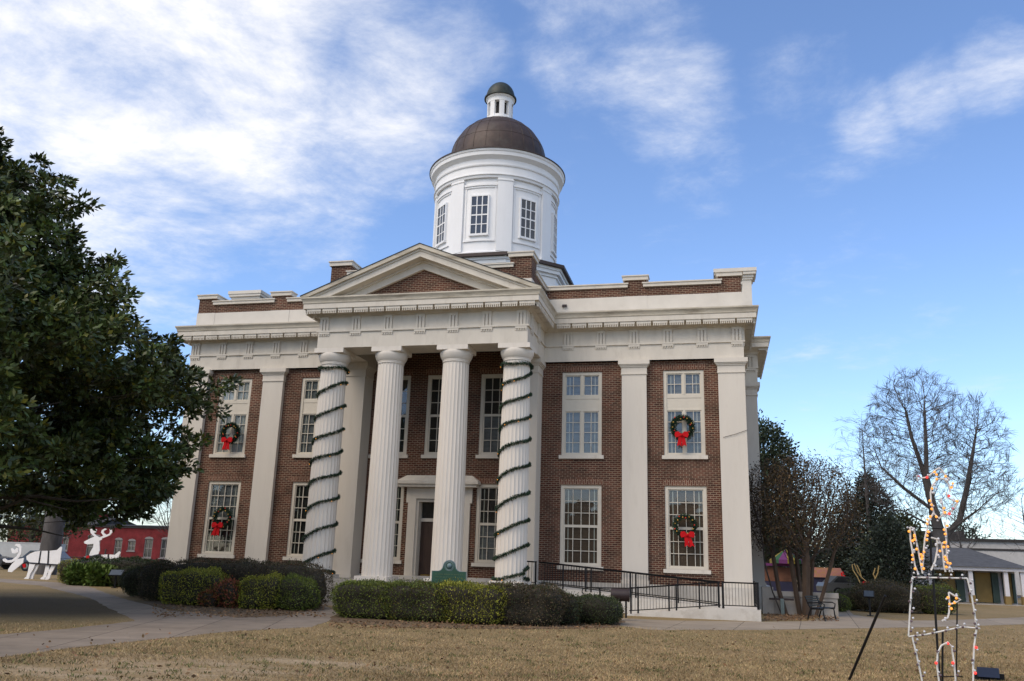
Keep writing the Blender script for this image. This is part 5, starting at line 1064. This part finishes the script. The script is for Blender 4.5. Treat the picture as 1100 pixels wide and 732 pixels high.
# ================================================================== PAVILION, WHITE BUILDING, FAIRGROUND ON THE RIGHT
OCH = M("ochre_panel", (.21, .145, .05), .8, .15, 2); DGRN = M("dark_green_shutter", (.035, .06, .05), .6, .15, 3); SHING = M("grey_shingle_roof", (.075, .078, .085), .9, .25, 3, .4, 30, stretch=(1, 1, 4)); LILAC = M("white_post_paint", (.62, .61, .64), .7, .05, 3)
def pav():
    Y0 = 26.; o = (27.3, Y0, 0); t = thing("pavilion", o, "low white pavilion with grey hip roof, ochre wall panels and dark green shutters", "pavilion")
    xs = [yp(x, 640, Y0)[0]-o[0] for x in (1003, 1045, 1083, 1101)]; xs = [xs[0]-1.2, xs[0]-.1]+xs[1:]
    zb, zt = -.05, 2.05; m = MB(); m.box(xs[0], xs[-1], 1.5, 6.5, zb, zt+.1); m.box(xs[0], xs[1]+.1, .1, 1.5, zb, zt); m.build("wall", LILAC, t)
    for i in range(1, len(xs)-1):
        a, b = xs[i]+.12, xs[i+1]-.12; w = b-a
        m = MB(); m.box(a+.24*w, b-.24*w, 1.3, 1.497, .1, zt-.1); m.build("ochre_panel", OCH, t)
        for u0, u1 in ((.0, .22), (.78, 1.)): m = MB(); m.box(a+u0*w, a+u1*w, 1.2, 1.4, .1, zt-.1); m.build("shutter", DGRN, t)
    for x in xs[1:]: m = MB(); m.box(x-.12, x+.12, .0, .24, .55, zt); q = m.build("post", LILAC, t); m = MB(); m.box(x-.16, x+.16, -.04, .28, zb, .55); m.build("post_base", OCH, q)
    m = MB(); m.box(xs[0]-.3, xs[-1]+.3, -.15, 6.7, zt, zt+.22); m.build("fascia", LILAC, t)
    m = MB(); a, b = xs[0]-.45, xs[-1]+.45; m.add([(a, -.3, zt+.225), (b, -.3, zt+.225), (b, 6.9, zt+.225), (a, 6.9, zt+.225), (a+2.6, 3.3, zt+1.45), (b-2.6, 3.3, zt+1.45)], [(0, 1, 5, 4), (1, 2, 5), (2, 3, 4, 5), (3, 0, 4), (3, 2, 1, 0)]); m.build("roof", SHING, t)
    m = MB(); m.box(xs[0], xs[-1], -.3, 2, -.2, .05); m.build("slab", CONC, t)
pav()
t = thing("long_white_building", (38, 62, 0), "long flat roofed pale building standing behind the pavilion roof", "building"); m = MB(); holes = [(k*3.2-9, k*3.2-7.6, 1.2, 3.) for k in range(8)]; holed_wall(m, -12, 18, -.2, 5.1, holes, 0, .3); m.box(-12, 18, .31, 10, -.2, 5.1); m.build("wall", GREYTRIM, t)
m = MB(); m.box(-12.2, 18.2, -.25, 10.2, 5.102, 5.35); m.box(-8.5, -1.5, 2, 8, 5.35, 6.1); m.build("roof", TARROOF, t); m = MB(); m.box(-12.05, 18.05, -.06, -.003, 4.2, 4.4); m.build("band", TARROOF, t)
for a, b, c, d in holes: m = MB(); m.box(a, b, .2, .26, c, d); m.build("window", PANE, t)
YEL = M("yellow_canvas", (.20, .145, .015), .7, .1, 3); GRN = M("green_canvas", (.022, .075, .03), .7, .1, 3); MAG = M("magenta_canvas", (.11, .02, .10), .7, .1, 3); ORG = M("orange_painted_stall", (.12, .05, .027), .7, .3, 1.5); NAVY = M("navy_booth_paint", (.02, .02, .05), .5, .2, 2); PINKL = M("pink_sign_panel", (.34, .15, .13), .6, .25, 1.2, dirt=(.34, .19, .07), dscale=3, dlo=.45, dhi=.6, damt=.9)
t = thing("fairground_stall", (16.9, 40, 0), "fairground stall with yellow, green and magenta canopy behind the crape myrtle stems", "stall")
for k in range(12):
    a0, a1 = 2*PI*k/12, 2*PI*(k+1)/12; m = MB(); m.add([(0, 0, 3.4), (1.3*math.cos(a0), 1.3*math.sin(a0), 2.5), (1.3*math.cos(a1), 1.3*math.sin(a1), 2.5), (1.3*math.cos(a0), 1.3*math.sin(a0), 2.2), (1.3*math.cos(a1), 1.3*math.sin(a1), 2.2)], [(0, 1, 2), (1, 3, 4, 2)]); m.build("canopy_panel", (YEL, GRN, MAG)[k % 3], t)
m = MB(); m.box(-2., .7, -.2, 1.4, .8, 1.9); m.build("stall_front", ORG, t); m = MB(); m.box(-2., .7, -.25, 1.4, 0, .78); m.build("counter", NAVY, t); m = MB(); m.box(-.05, .05, -.05, .05, 0, 3.4); m.build("pole", PALEMETAL, t); m = MB(); m.box(-2.1, .3, -.5, 1.2, 2.0, 2.2); m.build("awning", MAG, t)
t = thing("food_booth", (19.8, 40, 0), "navy booth with pink and orange sign panel along its roof edge", "booth"); m = MB(); m.box(-1.5, 1.5, .1, 2.2, 0, 1.2); m.build("counter", NAVY, t)
m = MB(); m.prism([(-1.45, 1.22), (1.5, 1.22), (1.25, 1.98), (-1.3, 1.98)], 'y', -.1, .1); m.build("sign_panel", PINKL, t); m = MB(); m.box(-1.5, 1.5, 1.9, 2.2, 1.2, 1.95); m.build("back_wall", NAVY, t); m = MB(); m.box(.55, 1.2, .03, .098, .25, 1.15); m.build("purple_board", M("purple_board", (.05, .02, .12), .6, .1, 3), t)
t = thing("red_pennant", (21.2, 38, 0), "small leaning red feather banner beside the navy booth", "banner"); m = MB(); m.prism([(-.32, .95), (.0, .75), (.08, 1.0), (-.25, 1.75), (-.42, 1.6)], 'y', -.01, .01); m.build("cloth", RED, t); m = MB(); m.tube([(.15, 0, 0), (-.34, 0, 1.8)], .02, 5); m.build("pole", PALEMETAL, t)
t = thing("street_wall", (20.5, 33, 0), "low tan street wall running behind the maroon hedge", "wall"); m = MB(); m.box(-1.0, 3.5, 0, .3, -.2, .95); m.build("wall_face", M("tan_block", (.25, .21, .16), .9, .1, 3), t); m = MB(); m.box(-1.05, 3.55, -.05, .35, .952, 1.05); m.build("coping", CONC, t)
# wire reindeer frame with bow behind the maroon hedge
GOLDW = M("gold_wire", (.50, .34, .13), .5, .15, 5, metal=.3)
Yw = 16.; o = (yp(930, 640, Yw)[0], Yw, 0); t = thing("wire_light_deer", o, "gold wire light frame with tall loops and red bow behind the maroon hedge", "light display")
def z2(x, y): return 880+x/7.317, 560+y/7.317
for nm, path in (("antler_wire", ((330, 505), (300, 440), (265, 385), (258, 345), (275, 335), (300, 400), (330, 440), (370, 475))), ("antler_wire", ((330, 440), (318, 390), (295, 345))), ("antler_wire", ((430, 500), (440, 450), (460, 410), (468, 350))), ("antler_wire", ((440, 450), (425, 420), (440, 370)))):
    m = MB(); m.tube([(yp(*z2(x, y), Yw)[0]-o[0], .0, yp(*z2(x, y), Yw)[2]) for x, y in path], .03, 5); m.build(nm, GOLDW, t)
m = MB(); m.tube([(-.1, 0, 0), (-.1, 0, .9), (-.02, 0, 1.0), (.25, 0, .95), (.3, 0, 0)], .03, 5); m.build("body_wire", GOLDW, t)
q = yp(*z2(365, 492), Yw); m = MB(); 
for s in (-1, 1): m.ball((q[0]-o[0]+s*.1, -.05, q[2]), .12, 8, 6)
m.build("bow", RED, t)
# ================================================================== LIGHT SCULPTURE IN THE FOREGROUND
Ys = -19.2; o = (yp(1012, 700, Ys)[0], Ys, 0); t = thing("light_sculpture", o, "wire light sculpture of a waving figure standing out of a box, amber and red bulbs", "light sculpture")
def sp(q, dy=0.): p = yp(q[0], q[1], Ys); return (p[0]-o[0], dy, p[2])
def a6(x, y): return 960+x/6.1, 490+y/6.1
def a3(x, y): return 900+x/5.5, 600+y/5.5
ropes = [([a3(*q) for q in ((440, 112), (765, 118))], 'd', "rope_tube"), ([a3(*q) for q in ((440, 112), (428, 280), (418, 458))], 'd', "rope_tube"), ([a3(*q) for q in ((765, 118), (790, 220), (808, 320), (820, 415))], 'd', "rope_tube"), ([a3(*q) for q in ((418, 462), (520, 450), (640, 425), (735, 405), (840, 414))], 'd', "rope_tube"),
         ([a3(*q) for q in ((440, 465), (465, 570), (485, 660), (505, 760), (520, 860))], 'd', "rope_tube"), ([a3(*q) for q in ((820, 415), (805, 520), (800, 640), (800, 740), (800, 870))], 'r', "rope_tube"),
         ([a3(*q) for q in ((605, 870), (600, 740), (587, 640), (590, 560), (612, 515), (650, 495), (672, 520), (685, 600), (695, 700), (700, 870))], 'r', "rope_tube"),
         ([a3(*q) for q in ((655, 200), (660, 260), (658, 320), (650, 350), (615, 370))], 'o', "rope_tube"), ([a3(*q) for q in ((655, 200), (680, 215), (725, 245), (690, 265), (660, 270))], 'o', "rope_tube"),
         ([a6(*q) for q in ((107, 465), (110, 550), (125, 640), (140, 720), (160, 770))], 'o', "rope_tube"), ([a6(*q) for q in ((110, 465), (130, 475), (148, 560), (165, 640), (180, 720), (190, 770))], 'o', "rope_tube"),
         ([a6(*q) for q in ((190, 740), (196, 640), (205, 540), (230, 430), (262, 370), (245, 300), (242, 240), (255, 190), (290, 150), (330, 150), (362, 185), (370, 235))], 'o', "rope_tube"),
         ([a6(*q) for q in ((160, 165), (150, 128), (185, 145), (215, 140), (245, 118), (268, 96), (300, 76), (320, 98), (342, 130), (370, 160))], 'p', "rope_tube"),
         ([a6(*q) for q in ((310, 275), (322, 330), (325, 380), (298, 410), (262, 375))], 'o', "rope_tube"), ([a6(*q) for q in ((345, 235), (352, 270), (375, 285), (425, 302), (428, 285), (400, 340), (385, 358), (345, 385), (325, 380))], 'p', "rope_tube"),
         ([a6(*q) for q in ((335, 430), (345, 510), (345, 600), (352, 690), (385, 760))], 'o', "rope_tube"), ([a6(*q) for q in ((285, 545), (285, 620), (272, 690), (245, 750))], 'o', "rope_tube"), ([a6(*q) for q in ((245, 535), (285, 545), (312, 575), (322, 640), (330, 720), (340, 760))], 'o', "rope_tube")]
nb = 0; spare = MB(); clear = MB(); amber = MB()
for path, k, nm in ropes[7:]+ropes[:7]:
    P = [Vector(sp(q)) for q in path]; m = MB(); m.tube(P, .015, 5); m.build(nm, ROPE, t, smooth=60)
    L = sum((P[i+1]-P[i]).length for i in range(len(P)-1)); n = max(2, int(L/(.15 if k == 'd' else .17 if k == 'r' else .135)))
    for j in range(n):
        s = L*(j+.5)/n; i = 0
        while i < len(P)-2 and s > (P[i+1]-P[i]).length: s -= (P[i+1]-P[i]).length; i += 1
        q = P[i].lerp(P[i+1], min(1, s/max(1e-6, (P[i+1]-P[i]).length))); 
        mat = DIMB if k == 'd' else (REDB if j % 2 else DIMB) if k == 'r' else (ORANGE if random.random() < .72 else CLEARB) if k == 'o' else random.choice((REDB, PINKB, CLEARB, ORANGE, PINKB))
        q = q+Vector((random.choice((-.024, .024)), -.03, 0))
        if k == 'o' and j % 2: amber.ball(q+Vector((random.uniform(-.035, .035), -.01, .07)), .021, 6, 4)
        if k != 'd': q2 = q+Vector((random.uniform(-.03, .03), 0, random.uniform(-.07, .07))); clear.ball(q2, .018, 6, 4)
        if k == 'd': spare.ball(q, .021, 6, 4); clear.ball(q+Vector((.03, 0, .05)), .02, 6, 4)
        elif nb < 99: bulb(t, q, mat, .023); nb += 1
        else: spare.ball(q, .019, 6, 4)
tag(amber.build("amber_bulb", ORANGE, t, smooth=180), kind="stuff"); tag(clear.build("clear_bulb", CLEARB, t, smooth=180), kind="stuff"); tag(spare.build("box_bulb", DIMB, t, smooth=180), kind="stuff")
m = MB(); m.tube([sp(a3(565, 60), .06), sp(a3(600, 620), .06), (sp(a3(610, 760))[0], .06, -.1)], .018, 6); m.tube([sp(a6(245, 480), .05), sp(a6(250, 700), .05), sp(a3(565, 60), .06)], .018, 6); m.tube([sp(a3(710, 270), .05), sp(a3(705, 700), .05), (sp(a3(702, 760))[0], .05, -.1)], .011, 6); m.tube([sp(a3(625, 430), .06), (sp(a3(618, 760))[0], .06, -.1)], .016, 6); m.tube([sp(a3(570, 702), .05), sp(a3(740, 700), .05)], .009, 6); m.tube([sp(a6(110, 465), .05), sp(a6(340, 478), .05)], .009, 6); m.build("support_pole", IRON, t)
t = thing("leaning_stake", (13.55, -19.1, 0), "black iron stake leaning over the lawn left of the light sculpture", "stake"); a, b = yp(912, 731, -18.9), yp(951, 640, -19.9); m = MB(); m.tube([(a[0]-13.55-.06, .2+.03, -.12), (a[0]-13.55, .2, a[2]), (b[0]-13.55, -.8, b[2])], .022, 8); m.build("rod", IRON, t)
gx, gy = gp(1062, 731); t = thing("blue_light_box", (gx, gy, 0), "small dark blue flood light box on the grass right of the light sculpture", "flood light", None, -.2); m = MB(); m.prism([(-.12, .06), (.12, .08), (.13, .13), (-.10, .22)], 'x', -.17, .17); m.build("housing", M("dark_blue_metal", (.015, .024, .055), .4, .1, 4), t); m = MB(); m.box(-.25, .25, -.02, .02, 0, .12); m.box(-.18, .18, -.1, .1, 0, .02); m.build("bracket", IRON, t)

t = thing("shop_row", (5, -82, 0), "row of brown brick shopfronts across the street, mirrored in the panes", "building"); holes = [(k*4.5-38, k*4.5-36.4, 4.8, 7) for k in range(17)]+[(k*4.5-38.6, k*4.5-35.6, .6, 3.2) for k in range(17)]
m = MB(); holed_wall(m, -40, 40, -.2, 9.0, [], 0, .3); m.box(-40, 40, -10, -.3, -.2, 9.0); m.build("wall", BRICK, t); m = MB(); m.box(-40.2, 40.2, -.1, .25, 9.0, 9.5); m.build("cornice", DBROWN, t)
for a, b, c, d in holes: m = MB(); m.box(a, b, -.1, .04, c, d); m.build("window", PANE, t)
